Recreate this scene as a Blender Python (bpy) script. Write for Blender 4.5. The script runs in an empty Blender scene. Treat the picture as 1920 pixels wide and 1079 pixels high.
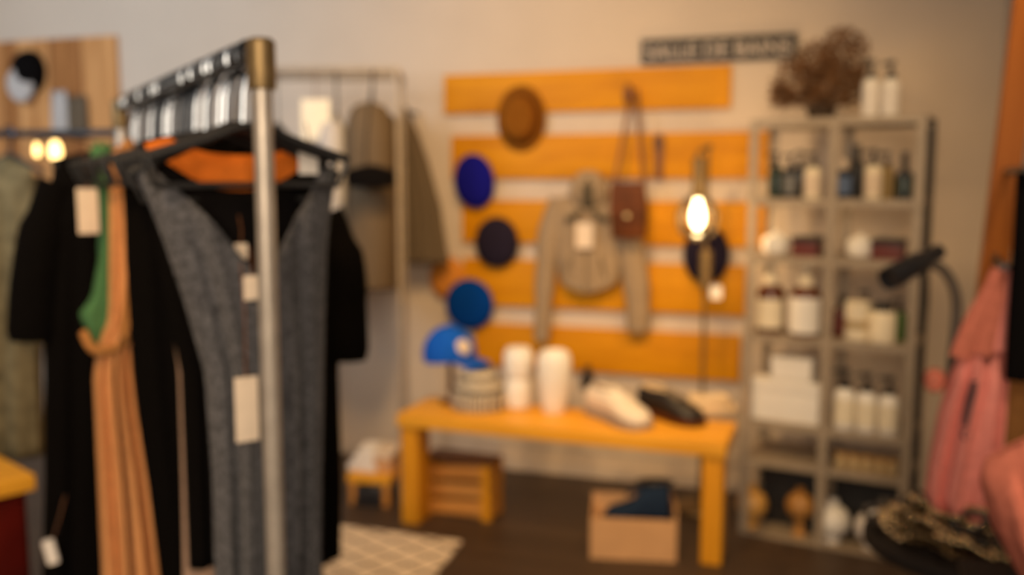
import bpy, bmesh, math, random
from mathutils import Vector, Matrix
random.seed(7)
C = bpy.context.scene.collection
SC = bpy.context.scene
PI = math.pi

# ------------------------------------------------------------------ camera
FPX = 1750.0
PITCH = math.atan(200 / FPX)
CAM = Vector((0, 0, 1.5))
cd = bpy.data.cameras.new('camera')
cam = bpy.data.objects.new('camera', cd)
C.objects.link(cam)
cam.location = CAM
cam.rotation_euler = (PI / 2 - PITCH, 0, 0)
cd.sensor_width = 36
cd.lens = 36 * FPX / 1920
cd.clip_start = 0.05
cd.dof.use_dof = True
cd.dof.focus_distance = 0.62
cd.dof.aperture_fstop = 3.3
SC.camera = cam

# ------------------------------------------------------------------ world, lights, exposure
SC.view_settings.view_transform = 'Standard'
SC.view_settings.look = 'None'
SC.view_settings.exposure = 0.17
SC.view_settings.gamma = 1.0
wd = bpy.data.worlds.new('world')
SC.world = wd
wd.use_nodes = True
wd.node_tree.nodes['Background'].inputs[0].default_value = (0.72, 0.80, 1.0, 1)
wd.node_tree.nodes['Background'].inputs[1].default_value = 0.16


def area(name, loc, target, size, power, col, size_y=None, spread=None):
    l = bpy.data.lights.new(name, 'AREA')
    l.energy = power
    l.color = col
    l.size = size
    if size_y:
        l.shape = 'RECTANGLE'
        l.size_y = size_y
    if spread:
        l.spread = spread
    o = bpy.data.objects.new(name, l)
    C.objects.link(o)
    o.location = loc
    o.rotation_euler = (Vector(target) - Vector(loc)).to_track_quat('-Z', 'Y').to_euler()
    return o


def spot(name, loc, target, power, col, angle=70, blend=0.8, r=0.05):
    l = bpy.data.lights.new(name, 'SPOT')
    l.energy = power
    l.color = col
    l.spot_size = math.radians(angle)
    l.spot_blend = blend
    l.shadow_soft_size = r
    o = bpy.data.objects.new(name, l)
    C.objects.link(o)
    o.location = loc
    o.rotation_euler = (Vector(target) - Vector(loc)).to_track_quat('-Z', 'Y').to_euler()
    return o


WARM = (1.0, 0.64, 0.28)
DAY = (0.50, 0.72, 1.0)
area('shop_window_daylight', (2.1, -0.6, 1.9), (-0.7, 2.0, 1.2), 1.2, 60, DAY, 1.8, math.radians(110))
area('shop_window_daylight', (-2.6, 1.4, 2.3), (-2.6, 5.4, 2.3), 1.2, 44, (0.70, 0.84, 1.0), 1.2, math.radians(120))
area('front_fill', (-0.2, -1.8, 2.1), (-0.2, 3.0, 1.0), 2.4, 112, (1.0, 0.81, 0.59), 1.6)  # added warm fill from behind the camera, brightens the front garments
spot('ceiling_spot', (-0.1, 2.6, 2.85), (0.1, 4.75, 1.2), 118, WARM, 100, 1.0, 0.12)
spot('ceiling_spot', (1.1, 2.2, 2.85), (1.25, 3.9, 1.0), 48, WARM, 80, 1.0, 0.12)
spot('ceiling_spot', (-0.3, 1.9, 2.85), (-0.45, 4.0, 0.4), 100, WARM, 75, 1.0, 0.12)
spot('ceiling_spot', (-1.4, 0.9, 2.85), (-0.95, 2.2, 1.0), 100, WARM, 70, 1.0, 0.12)
spot('ceiling_spot', (0.9, 0.4, 2.85), (1.3, 2.0, 0.8), 150, (1, 0.76, 0.52), 60, 1.0, 0.12)

# ------------------------------------------------------------------ rays and planes
FWD = Vector((0, math.cos(PITCH), -math.sin(PITCH)))
UPV = Vector((0, math.sin(PITCH), math.cos(PITCH)))


def ray(px, py):
    return FWD + Vector((1, 0, 0)) * ((px - 960) / FPX) + UPV * ((539.5 - py) / FPX)


def at(px, py, Y):
    d = ray(px, py)
    return CAM + d * (Y / d.y)


def onz(px, py, z=0.0):
    d = ray(px, py)
    return CAM + d * ((z - CAM.z) / d.z)


def hit(px, py, p0, n):
    d = ray(px, py)
    return CAM + d * ((p0 - CAM).dot(n) / d.dot(n))


class Frame:
    """a vertical plane: origin o (z=0), x axis at angle a in the floor plane, y pointing away"""
    def __init__(s, o, a):
        s.o = Vector((o[0], o[1], 0))
        s.a = a
        s.x = Vector((math.cos(a), math.sin(a), 0))
        s.y = Vector((-math.sin(a), math.cos(a), 0))

    def w(s, x, y, z):
        return s.o + s.x * x + s.y * y + Vector((0, 0, z))

    def sz(s, px, py, off=0.0):
        p = hit(px, py, s.o + s.y * off, s.y)
        return (p - s.o).dot(s.x), p.z


WALLA = math.radians(-18)
WF = Frame(onz(960, 880), WALLA)          # back wall

# ------------------------------------------------------------------ materials
_m = {}


def mat(name, col, rough=0.6, metal=0.0, var=0.12, scale=30.0, bump=0.0, spec=0.5, sheen=0.0, trans=0.0, emit=None, estr=0.0):
    if name in _m:
        return _m[name]
    m = bpy.data.materials.new(name)
    _m[name] = m
    m.use_nodes = True
    nt = m.node_tree
    b = nt.nodes['Principled BSDF']
    b.inputs['Roughness'].default_value = rough
    b.inputs['Metallic'].default_value = metal
    b.inputs['Specular IOR Level'].default_value = spec
    if sheen:
        b.inputs['Sheen Weight'].default_value = sheen
    if trans:
        b.inputs['Transmission Weight'].default_value = trans
    if emit:
        b.inputs['Emission Color'].default_value = (*emit, 1)
        b.inputs['Emission Strength'].default_value = estr
    tc = nt.nodes.new('ShaderNodeTexCoord')
    nz = nt.nodes.new('ShaderNodeTexNoise')
    nz.inputs['Scale'].default_value = scale
    nz.inputs['Detail'].default_value = 4
    nt.links.new(tc.outputs['Object'], nz.inputs['Vector'])
    rp = nt.nodes.new('ShaderNodeValToRGB')
    lo = [max(0, c * (1 - var)) for c in col]
    hi = [min(1, c * (1 + var)) for c in col]
    rp.color_ramp.elements[0].color = (*lo, 1)
    rp.color_ramp.elements[0].position = 0.3
    rp.color_ramp.elements[1].color = (*hi, 1)
    rp.color_ramp.elements[1].position = 0.7
    nt.links.new(nz.outputs['Fac'], rp.inputs['Fac'])
    nt.links.new(rp.outputs['Color'], b.inputs['Base Color'])
    if bump:
        bp = nt.nodes.new('ShaderNodeBump')
        bp.inputs['Strength'].default_value = bump
        bp.inputs['Distance'].default_value = 0.01
        nt.links.new(nz.outputs['Fac'], bp.inputs['Height'])
        nt.links.new(bp.outputs['Normal'], b.inputs['Normal'])
    return m


def wood(name, dark, light, axis='X', scale=6.0, rough=0.45):
    if name in _m:
        return _m[name]
    m = bpy.data.materials.new(name)
    _m[name] = m
    m.use_nodes = True
    nt = m.node_tree
    b = nt.nodes['Principled BSDF']
    b.inputs['Roughness'].default_value = rough
    b.inputs['Specular IOR Level'].default_value = 0.15
    tc = nt.nodes.new('ShaderNodeTexCoord')
    mp = nt.nodes.new('ShaderNodeMapping')
    st = {'X': (0.12, 1, 1), 'Y': (1, 0.12, 1), 'Z': (1, 1, 0.12)}[axis]
    mp.inputs['Scale'].default_value = st
    nz = nt.nodes.new('ShaderNodeTexNoise')
    nz.inputs['Scale'].default_value = scale * 6
    nz.inputs['Detail'].default_value = 6
    nz.inputs['Distortion'].default_value = 0.6
    rp = nt.nodes.new('ShaderNodeValToRGB')
    rp.color_ramp.elements[0].color = (*dark, 1)
    rp.color_ramp.elements[0].position = 0.3
    rp.color_ramp.elements[1].color = (*light, 1)
    rp.color_ramp.elements[1].position = 0.7
    nt.links.new(tc.outputs['Object'], mp.inputs['Vector'])
    nt.links.new(mp.outputs['Vector'], nz.inputs['Vector'])
    nt.links.new(nz.outputs['Fac'], rp.inputs['Fac'])
    nt.links.new(rp.outputs['Color'], b.inputs['Base Color'])
    bp = nt.nodes.new('ShaderNodeBump')
    bp.inputs['Strength'].default_value = 0.15
    bp.inputs['Distance'].default_value = 0.004
    nt.links.new(nz.outputs['Fac'], bp.inputs['Height'])
    nt.links.new(bp.outputs['Normal'], b.inputs['Normal'])
    return m


def stripes(name, c1, c2, sx, thr=0.5, axis=0, c3=None, rough=0.85):
    """knit or woven stripes along one object axis"""
    if name in _m:
        return _m[name]
    m = bpy.data.materials.new(name)
    _m[name] = m
    m.use_nodes = True
    nt = m.node_tree
    b = nt.nodes['Principled BSDF']
    b.inputs['Roughness'].default_value = rough
    tc = nt.nodes.new('ShaderNodeTexCoord')
    wv = nt.nodes.new('ShaderNodeTexWave')
    wv.bands_direction = 'XYZ'[axis]
    wv.inputs['Scale'].default_value = sx
    wv.inputs['Distortion'].default_value = 1.2
    wv.inputs['Detail Scale'].default_value = 3
    rp = nt.nodes.new('ShaderNodeValToRGB')
    rp.color_ramp.elements[0].color = (*c1, 1)
    rp.color_ramp.elements[0].position = thr - 0.08
    rp.color_ramp.elements[1].color = (*c2, 1)
    rp.color_ramp.elements[1].position = thr + 0.08
    nt.links.new(tc.outputs['Object'], wv.inputs['Vector'])
    nt.links.new(wv.outputs['Fac'], rp.inputs['Fac'])
    nt.links.new(rp.outputs['Color'], b.inputs['Base Color'])
    return m


def fabric(name, col, var=0.25, scale=140, rough=0.9, sheen=0.0):
    return mat(name, col, rough=rough, var=var, scale=scale, bump=0.25, spec=0.03, sheen=sheen)


M_wall = mat('wall_paint', (0.60, 0.49, 0.385), rough=0.9, var=0.03, scale=3, spec=0.2)
M_wallr = mat('wall_paint_daylit', (0.60, 0.58, 0.56), rough=0.9, var=0.03, scale=3, spec=0.2)  # paler copy of wall_paint: daylight on the right wall put into its colour
M_ceil = mat('ceiling_paint', (0.55, 0.50, 0.46), rough=0.9, var=0.03, scale=3)
M_board = wood('varnished_pine', (0.54, 0.205, 0.002), (0.68, 0.285, 0.004), 'X', 3.0, 0.5)
M_bench = wood('bench_pine', (0.72, 0.32, 0.025), (0.88, 0.42, 0.04), 'X', 4.0, 0.4)
M_benchleg = wood('bench_leg_pine', (0.62, 0.25, 0.012), (0.76, 0.33, 0.02), 'Z', 4.0, 0.4)
M_crate = wood('crate_pine', (0.50, 0.20, 0.04), (0.66, 0.31, 0.08), 'X', 4.0, 0.6)
M_panel = wood('slat_wood', (0.46, 0.20, 0.065), (0.70, 0.36, 0.14), 'Z', 2.0, 0.6)
M_panel2 = wood('slat_wood_dark', (0.26, 0.10, 0.032), (0.40, 0.17, 0.055), 'Z', 2.0, 0.6)
M_post = wood('post_wood', (0.30, 0.085, 0.01), (0.42, 0.13, 0.018), 'Z', 4.0, 0.5)
M_hangwood = wood('hanger_wood', (0.48, 0.13, 0.018), (0.62, 0.19, 0.03), 'X', 5.0, 0.35)
M_steel = mat('galvanised_steel', (0.42, 0.36, 0.30), rough=0.38, metal=0.45, var=0.12, scale=25)
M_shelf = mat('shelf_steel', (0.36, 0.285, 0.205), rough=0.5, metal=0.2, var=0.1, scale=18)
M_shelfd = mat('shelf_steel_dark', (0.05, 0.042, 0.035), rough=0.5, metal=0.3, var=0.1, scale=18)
M_frame = mat('taupe_frame_steel', (0.40, 0.33, 0.26), rough=0.5, metal=0.2, var=0.1)
M_hook = mat('dark_hook_steel', (0.035, 0.040, 0.05), rough=0.3, metal=0.8, var=0.1)
M_dark = mat('black_metal', (0.018, 0.017, 0.018), rough=0.4, metal=0.5, var=0.2)
M_darkrail = mat('dark_rail_steel', (0.035, 0.032, 0.032), rough=0.35, metal=0.7, var=0.2)
M_chrome = mat('hook_chrome', (0.30, 0.33, 0.38), rough=0.25, metal=1.0, var=0.05)
M_brass = mat('brass', (0.62, 0.42, 0.16), rough=0.3, metal=0.9, var=0.1)
M_fitting = mat('bronze_fitting', (0.22, 0.145, 0.062), rough=0.45, metal=0.7, var=0.15)
M_plastic = mat('black_plastic', (0.012, 0.011, 0.011), rough=0.45, var=0.1)
M_white = mat('white_ceramic', (0.82, 0.78, 0.72), rough=0.45, var=0.04)
M_cream = mat('cream_label', (0.80, 0.70, 0.52), rough=0.7, var=0.05)
M_card = mat('tag_card', (0.72, 0.58, 0.44), rough=0.8, var=0.05)
M_cardw = mat('tag_card_white', (0.78, 0.72, 0.66), rough=0.8, var=0.05)
M_black = fabric('black_cotton', (0.0035, 0.0028, 0.0024))
M_black2 = fabric('black_jersey', (0.005, 0.004, 0.0038))
M_grey = fabric('heather_wool', (0.080, 0.077, 0.082), var=0.6, scale=110, sheen=0.12)
M_grey2 = fabric('charcoal_lining', (0.035, 0.034, 0.036))
M_tan = fabric('tan_linen', (0.62, 0.29, 0.115), var=0.08, scale=40)
M_tan2 = fabric('brown_linen', (0.36, 0.16, 0.05), var=0.12, scale=40)
M_rust = fabric('rust_jersey', (0.62, 0.155, 0.02), var=0.08, scale=60)
M_mauve = fabric('taupe_satin', (0.32, 0.21, 0.15), var=0.08, scale=40, rough=0.6)
M_green = fabric('green_cotton', (0.065, 0.16, 0.065), var=0.1, scale=60)
M_olive = fabric('olive_canvas', (0.13, 0.095, 0.045), var=0.3, scale=20)
M_taupe = fabric('taupe_wool', (0.125, 0.088, 0.054), var=0.12, scale=80)
M_taupe2 = fabric('grey_taupe_wool', (0.125, 0.092, 0.06), var=0.12, scale=80)
M_shirt = fabric('pale_shirt', (0.46, 0.42, 0.39), var=0.06, scale=60)
M_jacket = fabric('stone_cotton', (0.33, 0.235, 0.145), var=0.10, scale=60)
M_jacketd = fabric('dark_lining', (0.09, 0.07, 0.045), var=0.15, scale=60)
M_leather = mat('brown_leather', (0.10, 0.028, 0.006), rough=0.6, spec=0.2, var=0.3, scale=14, bump=0.15)
M_strap = mat('dark_strap_leather', (0.16, 0.05, 0.010), rough=0.5, var=0.2)
M_straw = fabric('brown_felt', (0.20, 0.07, 0.008), var=0.15, scale=70)
M_strawd = fabric('brown_felt_dark', (0.10, 0.035, 0.01), var=0.15, scale=70)
M_orange = fabric('rust_felt', (0.55, 0.21, 0.035), var=0.12, scale=70)
M_royal = fabric('royal_wool', (0.009, 0.009, 0.21), var=0.15, scale=80)
M_navy = fabric('navy_wool', (0.020, 0.015, 0.028), var=0.15, scale=80)
M_teal = fabric('petrol_wool', (0.002, 0.042, 0.25), var=0.15, scale=80)
M_blue = fabric('bright_blue_cotton', (0.010, 0.095, 0.50), var=0.12, scale=80)
M_beanie = stripes('fairisle_knit', (0.03, 0.03, 0.035), (0.62, 0.52, 0.38), 16, 0.42, 0)
M_beanie2 = stripes('fairisle_band', (0.03, 0.03, 0.03), (0.60, 0.50, 0.37), 7, 0.38, 2)
M_rug = None
M_floor = None
M_amber = mat('amber_glass', (0.10, 0.028, 0.008), rough=0.12, var=0.1)
M_dgreen = mat('dark_green_glass', (0.010, 0.022, 0.010), rough=0.12, var=0.1)
M_dblue = mat('dark_blue_glass', (0.010, 0.014, 0.022), rough=0.12, var=0.1)
M_lblue = mat('blue_label', (0.10, 0.15, 0.27), rough=0.6, var=0.08)
M_lgrey = mat('grey_label', (0.16, 0.16, 0.16), rough=0.6, var=0.08)
M_olivel = mat('olive_label', (0.26, 0.17, 0.05), rough=0.5, var=0.08)
M_green2 = mat('leaf_green_label', (0.05, 0.12, 0.015), rough=0.5, var=0.15)
M_maroon = mat('maroon_card', (0.12, 0.018, 0.012), rough=0.5, var=0.1)
M_gold = mat('amber_ceramic', (0.60, 0.32, 0.08), rough=0.35, var=0.1)
M_goldd = mat('amber_ceramic_dark', (0.42, 0.20, 0.05), rough=0.4, var=0.1)
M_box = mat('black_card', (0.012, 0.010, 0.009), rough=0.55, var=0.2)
M_cardboard = mat('cardboard', (0.60, 0.33, 0.15), rough=0.85, var=0.06, scale=12)
M_shoenavy = fabric('navy_suede', (0.016, 0.028, 0.055), var=0.2, scale=60)
M_shoeblack = mat('black_leather', (0.016, 0.013, 0.013), rough=0.4, var=0.2)
M_shoewhite = mat('white_leather', (0.80, 0.70, 0.58), rough=0.5, var=0.04)
M_sole = mat('grey_rubber', (0.34, 0.27, 0.22), rough=0.7, var=0.08)
M_sole_w = mat('cream_rubber', (0.70, 0.52, 0.32), rough=0.7, var=0.06)
M_plant = mat('dried_flower', (0.165, 0.075, 0.026), rough=0.9, var=0.45, scale=18)
M_pot = mat('dark_pot', (0.045, 0.025, 0.012), rough=0.7, var=0.2)
M_pink = fabric('pink_canvas', (0.70, 0.235, 0.19), var=0.10, scale=60)
M_pink2 = fabric('dusty_red_canvas', (0.52, 0.155, 0.10), var=0.12, scale=50)
M_print = mat('black_print', (0.05, 0.02, 0.022), rough=0.8, var=0.2)
M_red = mat('deep_red_lacquer', (0.075, 0.004, 0.002), rough=0.35, var=0.5, scale=4)
M_sign = mat('sign_black', (0.022, 0.017, 0.012), rough=0.6, var=0.2)
M_letter = mat('sign_letter', (0.58, 0.48, 0.40), rough=0.7, var=0.05)
M_bulb = mat('lit_filament_bulb', (1, 0.85, 0.6), emit=(1.0, 0.72, 0.36), estr=12)
M_bulb2 = mat('lit_small_bulb', (1, 0.8, 0.5), emit=(1.0, 0.60, 0.18), estr=4.5)
M_lampblack = mat('lamp_black', (0.012, 0.012, 0.014), rough=0.35, var=0.1)
M_tumbler = mat('amber_tumbler', (0.42, 0.24, 0.08), rough=0.12, metal=0.0, var=0.15)
M_tumbler2 = mat('pale_gold_lid', (0.62, 0.46, 0.24), rough=0.25, metal=0.4, var=0.1)
M_bead = mat('dark_brass_bead', (0.085, 0.055, 0.025), rough=0.1, metal=0.9, var=0.3)
M_beadg = mat('polished_gold_bead', (0.50, 0.36, 0.19), rough=0.12, metal=1.0, var=0.15)
M_jet = mat('jet_bead', (0.02, 0.016, 0.012), rough=0.12, var=0.2)
M_stem = mat('grey_brown_tube', (0.11, 0.085, 0.062), rough=0.5, metal=0.2, var=0.1)
M_counter = mat('dark_counter', (0.012, 0.008, 0.006), rough=0.75, var=0.3, scale=8, spec=0.2)


def glass_mat():
    m = bpy.data.materials.new('clear_glass')
    m.use_nodes = True
    nt = m.node_tree
    nt.nodes.remove(nt.nodes['Principled BSDF'])
    out = nt.nodes['Material Output']
    tr = nt.nodes.new('ShaderNodeBsdfTransparent')
    tr.inputs[0].default_value = (0.97, 0.95, 0.9, 1)
    gl = nt.nodes.new('ShaderNodeBsdfGlossy')
    gl.inputs['Roughness'].default_value = 0.06
    fr = nt.nodes.new('ShaderNodeLayerWeight')
    fr.inputs['Blend'].default_value = 0.35
    mx = nt.nodes.new('ShaderNodeMixShader')
    nt.links.new(fr.outputs['Fresnel'], mx.inputs['Fac'])
    nt.links.new(tr.outputs[0], mx.inputs[1])
    nt.links.new(gl.outputs[0], mx.inputs[2])
    nt.links.new(mx.outputs[0], out.inputs['Surface'])
    return m


M_glass = glass_mat()


def floor_mat():
    m = bpy.data.materials.new('dark_floor_boards')
    m.use_nodes = True
    nt = m.node_tree
    b = nt.nodes['Principled BSDF']
    tc = nt.nodes.new('ShaderNodeTexCoord')
    br = nt.nodes.new('ShaderNodeTexBrick')
    br.inputs['Scale'].default_value = 1.0
    br.inputs['Brick Width'].default_value = 1.4
    br.inputs['Row Height'].default_value = 0.14
    br.inputs['Mortar Size'].default_value = 0.004
    br.inputs['Color1'].default_value = (0.046, 0.026, 0.015, 1)
    br.inputs['Color2'].default_value = (0.062, 0.036, 0.021, 1)
    br.inputs['Mortar'].default_value = (0.02, 0.012, 0.008, 1)
    nt.links.new(tc.outputs['Object'], br.inputs['Vector'])
    nt.links.new(br.outputs['Color'], b.inputs['Base Color'])
    b.inputs['Roughness'].default_value = 0.5
    return m


def rug_mat():
    m = bpy.data.materials.new('cream_rug_pile')
    m.use_nodes = True
    nt = m.node_tree
    b = nt.nodes['Principled BSDF']
    b.inputs['Roughness'].default_value = 0.95
    tc = nt.nodes.new('ShaderNodeTexCoord')
    mp = nt.nodes.new('ShaderNodeMapping')
    mp.inputs['Rotation'].default_value = (0, 0, 0.78)
    br = nt.nodes.new('ShaderNodeTexBrick')
    br.offset = 0.0
    br.inputs['Scale'].default_value = 1.0
    br.inputs['Brick Width'].default_value = 0.11
    br.inputs['Row Height'].default_value = 0.11
    br.inputs['Mortar Size'].default_value = 0.007
    br.inputs['Color1'].default_value = (0.78, 0.62, 0.44, 1)
    br.inputs['Color2'].default_value = (0.82, 0.66, 0.48, 1)
    br.inputs['Mortar'].default_value = (0.16, 0.10, 0.06, 1)
    nt.links.new(tc.outputs['Object'], mp.inputs['Vector'])
    nt.links.new(mp.outputs['Vector'], br.inputs['Vector'])
    nt.links.new(br.outputs['Color'], b.inputs['Base Color'])
    return m


# ------------------------------------------------------------------ mesh helpers
def B():
    return bmesh.new()


def box(bm, c, s, rot=None, bev=0.0):
    r = bmesh.ops.create_cube(bm, size=1.0)
    vs = r['verts']
    mx = Matrix.Translation(Vector(c)) @ (rot.to_4x4() if rot else Matrix.Identity(4)) @ Matrix.Diagonal((*s, 1))
    bmesh.ops.transform(bm, matrix=mx, verts=vs)
    if bev:
        es = list({e for v in vs for e in v.link_edges})
        bmesh.ops.bevel(bm, geom=es, offset=bev, segments=2, affect='EDGES', profile=0.7)


def rings(bm, rr, cap=True, closed=False):
    vv = [[bm.verts.new(p) for p in r] for r in rr]
    n = len(vv[0])
    pairs = list(zip(vv[:-1], vv[1:]))
    if closed:
        pairs.append((vv[-1], vv[0]))
    for a, b in pairs:
        for i in range(n):
            j = (i + 1) % n
            bm.faces.new((a[i], a[j], b[j], b[i]))
    if cap and not closed:
        bm.faces.new(vv[0][::-1])
        bm.faces.new(vv[-1])
    return vv


def tube(bm, pts, r, n=10, cap=True, flat=1.0, closed=False):
    """tube along points; r a number or list; flat squashes it across its second axis"""
    pts = [Vector(p) for p in pts]
    rs = r if isinstance(r, (list, tuple)) else [r] * len(pts)
    out = []
    ref = None
    N = len(pts)
    for i, p in enumerate(pts):
        if closed:
            t = (pts[(i + 1) % N] - pts[i - 1]).normalized()
        else:
            t = (pts[min(i + 1, N - 1)] - pts[max(i - 1, 0)]).normalized()
        if ref is None:
            ref = Vector((0, 0, 1)) if abs(t.z) < 0.9 else Vector((1, 0, 0))
        u = (ref - t * ref.dot(t)).normalized()
        ref = u
        v = t.cross(u)
        out.append([p + (u * math.cos(2 * PI * k / n) + v * math.sin(2 * PI * k / n) * flat) * rs[i] for k in range(n)])
    rings(bm, out, cap, closed)


def smoothpath(pts, n=6):
    pts = [Vector(p) for p in pts]
    res = []
    for i in range(len(pts) - 1):
        p0, p1, p2, p3 = pts[max(i - 1, 0)], pts[i], pts[i + 1], pts[min(i + 2, len(pts) - 1)]
        for k in range(n):
            t = k / n
            res.append(0.5 * ((2 * p1) + (p2 - p0) * t + (2 * p0 - 5 * p1 + 4 * p2 - p3) * t * t + (3 * p1 - p0 - 3 * p2 + p3) * t ** 3))
    res.append(pts[-1])
    return res


def lathe(bm, prof, n=24, mx=None, cap=True, sx=1.0, sy=1.0):
    rr = [[Vector((max(r, 1e-4) * math.cos(2 * PI * k / n) * sx, max(r, 1e-4) * math.sin(2 * PI * k / n) * sy, z)) for k in range(n)] for r, z in prof]
    if mx is not None:
        rr = [[mx @ p for p in r] for r in rr]
    rings(bm, rr, cap)


def link(name, bm, m, parent=None, smooth=True, solid=0.0, sub=0):
    bmesh.ops.recalc_face_normals(bm, faces=bm.faces)
    me = bpy.data.meshes.new(name)
    bm.to_mesh(me)
    bm.free()
    me.materials.append(m)
    o = bpy.data.objects.new(name, me)
    C.objects.link(o)
    if smooth:
        for p in me.polygons:
            p.use_smooth = True
        try:
            me.set_sharp_from_angle(angle=math.radians(40))
        except Exception:
            pass
    if parent:
        o.parent = parent
    if solid:
        s = o.modifiers.new('thickness', 'SOLIDIFY')
        s.thickness = solid
        s.offset = 0
    if sub:
        s = o.modifiers.new('smooth', 'SUBSURF')
        s.levels = s.render_levels = sub
    return o


def thing(name, label, cat, loc=(0, 0, 0), rz=0.0, group=None, rot=None):
    o = bpy.data.objects.new(name, None)
    C.objects.link(o)
    o.empty_display_size = 0.05
    o.location = loc
    o.rotation_euler = rot if rot else (0, 0, rz)
    o['label'] = label
    o['category'] = cat
    if group:
        o['group'] = group
    return o


def tag(o, label, cat, group=None, loc=None, rz=None):
    o['label'] = label
    o['category'] = cat
    if group:
        o['group'] = group
    if loc is not None:
        o.location = loc
    if rz is not None:
        o.rotation_euler = (0, 0, rz)
    return o


def struct(name, bm, m, smooth=False):
    o = link(name, bm, m, None, smooth)
    o['kind'] = 'structure'
    return o


def placed(o, loc, rz):
    o.location = loc
    o.rotation_euler = (0, 0, rz)
    return o


def lerp_tab(tab, z):
    """tab rows (z, a, b, ...) with z falling"""
    if z >= tab[0][0]:
        return tab[0][1:]
    for a, b in zip(tab[:-1], tab[1:]):
        if z >= b[0]:
            t = (a[0] - z) / max(1e-6, a[0] - b[0])
            return tuple(x + (y - x) * t for x, y in zip(a[1:], b[1:]))
    return tab[-1][1:]


# ------------------------------------------------------------------ room shell
H = 2.95
wl = 4.3
corner_s = WF.sz(1872, 250)[0]
bm = B()
box(bm, ((-wl + corner_s + 0.1) / 2, 0.05, H / 2), (wl + corner_s + 0.1, 0.1, H))
placed(struct('wall_back', bm, M_wall), WF.o, WALLA)
bm = B()
box(bm, (corner_s + 0.05, -2.6, H / 2), (0.1, 5.2, H))
placed(struct('wall_right', bm, M_wallr), WF.o, WALLA)
bm = B()
box(bm, (-wl - 0.05, -3.4, H / 2), (0.1, 6.8, H))
placed(struct('wall_left', bm, M_wall), WF.o, WALLA)
bm = B()
box(bm, (-0.9, -3.4, -0.05), (7.2, 7.2, 0.1))
placed(struct('floor', bm, floor_mat()), WF.o, WALLA)
bm = B()
box(bm, (-0.9, -2.2, H + 0.05), (7.2, 4.8, 0.1))
placed(struct('ceiling', bm, M_ceil), WF.o, WALLA)
bm = B()
box(bm, ((-wl + corner_s) / 2, -0.008, 0.035), (wl + corner_s, 0.016, 0.07), bev=0.003)
placed(struct('baseboard_back', bm, M_wall), WF.o, WALLA)

# ------------------------------------------------------------------ pine boards on the back wall
BT = 0.028
boards = [
    (832, 1370, 1100, 131, 208, 'top pine board on the wall, under the black sign, brown hat on it'),
    (846, 1442, 1100, 251, 335, 'second pine board from the top, beside the royal blue beret'),
    (866, 1442, 990, 376, 456, 'third pine board from the top, behind the hooded jacket'),
    (868, 1400, 990, 488, 576, 'fourth pine board from the top, beside the petrol beret'),
    (890, 1388, 1100, 616, 698, 'lowest pine board on the wall, just above the bench'),
]
for k, (x0, x1, xm, y0, y1, lab) in enumerate(boards):
    ym = (y0 + y1) / 2
    s0 = WF.sz(x0, ym, -BT)[0]
    s1 = WF.sz(x1, ym, -BT)[0]
    z1 = WF.sz(xm, y0, -BT)[1]
    z0 = WF.sz(xm, y1, -BT)[1]
    bm = B()
    box(bm, ((s0 + s1) / 2, -BT / 2 - 0.001, (z0 + z1) / 2), (s1 - s0, BT, z1 - z0), bev=0.004)
    o = link('wall_board', bm, M_board)
    tag(o, lab, 'wooden board', 'pine boards on the back wall', WF.o, WALLA)

# ------------------------------------------------------------------ sign SALLE DE BAINS
s0, zt = WF.sz(1202, 74, -0.03)
s1, _ = WF.sz(1494, 74, -0.03)
zb = WF.sz(1202, 119, -0.03)[1]
t = thing('bathroom_sign', 'long black sign reading SALLE DE BAINS above the top board', 'sign', WF.w((s0 + s1) / 2, -0.03, (zt + zb) / 2), WALLA)
bm = B()
box(bm, (0, 0.013, 0), (s1 - s0, 0.028, zt - zb), bev=0.002)
link('panel', bm, M_sign, t)
fc = bpy.data.curves.new('lettering', 'FONT')
fc.body = 'SALLE DE BAINS'
fc.align_x = 'CENTER'
fc.align_y = 'CENTER'
fc.size = 0.105
fc.extrude = 0.0015
fo = bpy.data.objects.new('lettering_curve', fc)
C.objects.link(fo)
bpy.context.view_layer.update()
me = bpy.data.meshes.new_from_object(fo.evaluated_get(bpy.context.evaluated_depsgraph_get()))
bpy.data.objects.remove(fo)
xs = [v.co.x for v in me.vertices]
ys = [v.co.y for v in me.vertices]
kx = (s1 - s0) * 0.93 / (max(xs) - min(xs))
ky = (zt - zb) * 0.60 / (max(ys) - min(ys))
cy = (max(ys) + min(ys)) / 2
for v in me.vertices:
    x, y, z = v.co
    v.co = (x * kx, -0.0025 + z, (y - cy) * ky - 0.006)
iv = sorted((min(me.vertices[v].co.x for v in p.vertices), max(me.vertices[v].co.x for v in p.vertices)) for p in me.polygons)
gaps, reach = [], iv[0][1]
for a_, b_ in iv:
    if a_ > reach:
        gaps.append((a_ - reach, (a_ + reach) / 2))
    reach = max(reach, b_)
gaps = sorted(gaps, reverse=True)[:2]
cuts = [-9] + sorted(g_[1] for g_ in gaps) + [9]
for lo_c, hi_c in zip(cuts[:-1], cuts[1:]):
    bm = B()
    bm.from_mesh(me)
    bmesh.ops.delete(bm, geom=[v for v in bm.verts if not lo_c < v.co.x < hi_c], context='VERTS')
    link('lettering', bm, M_letter, t, smooth=False)['label'] = 'pale capital lettering'
bpy.data.meshes.remove(me)

# ------------------------------------------------------------------ hats hung on the boards
PEG = 0.0


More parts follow.
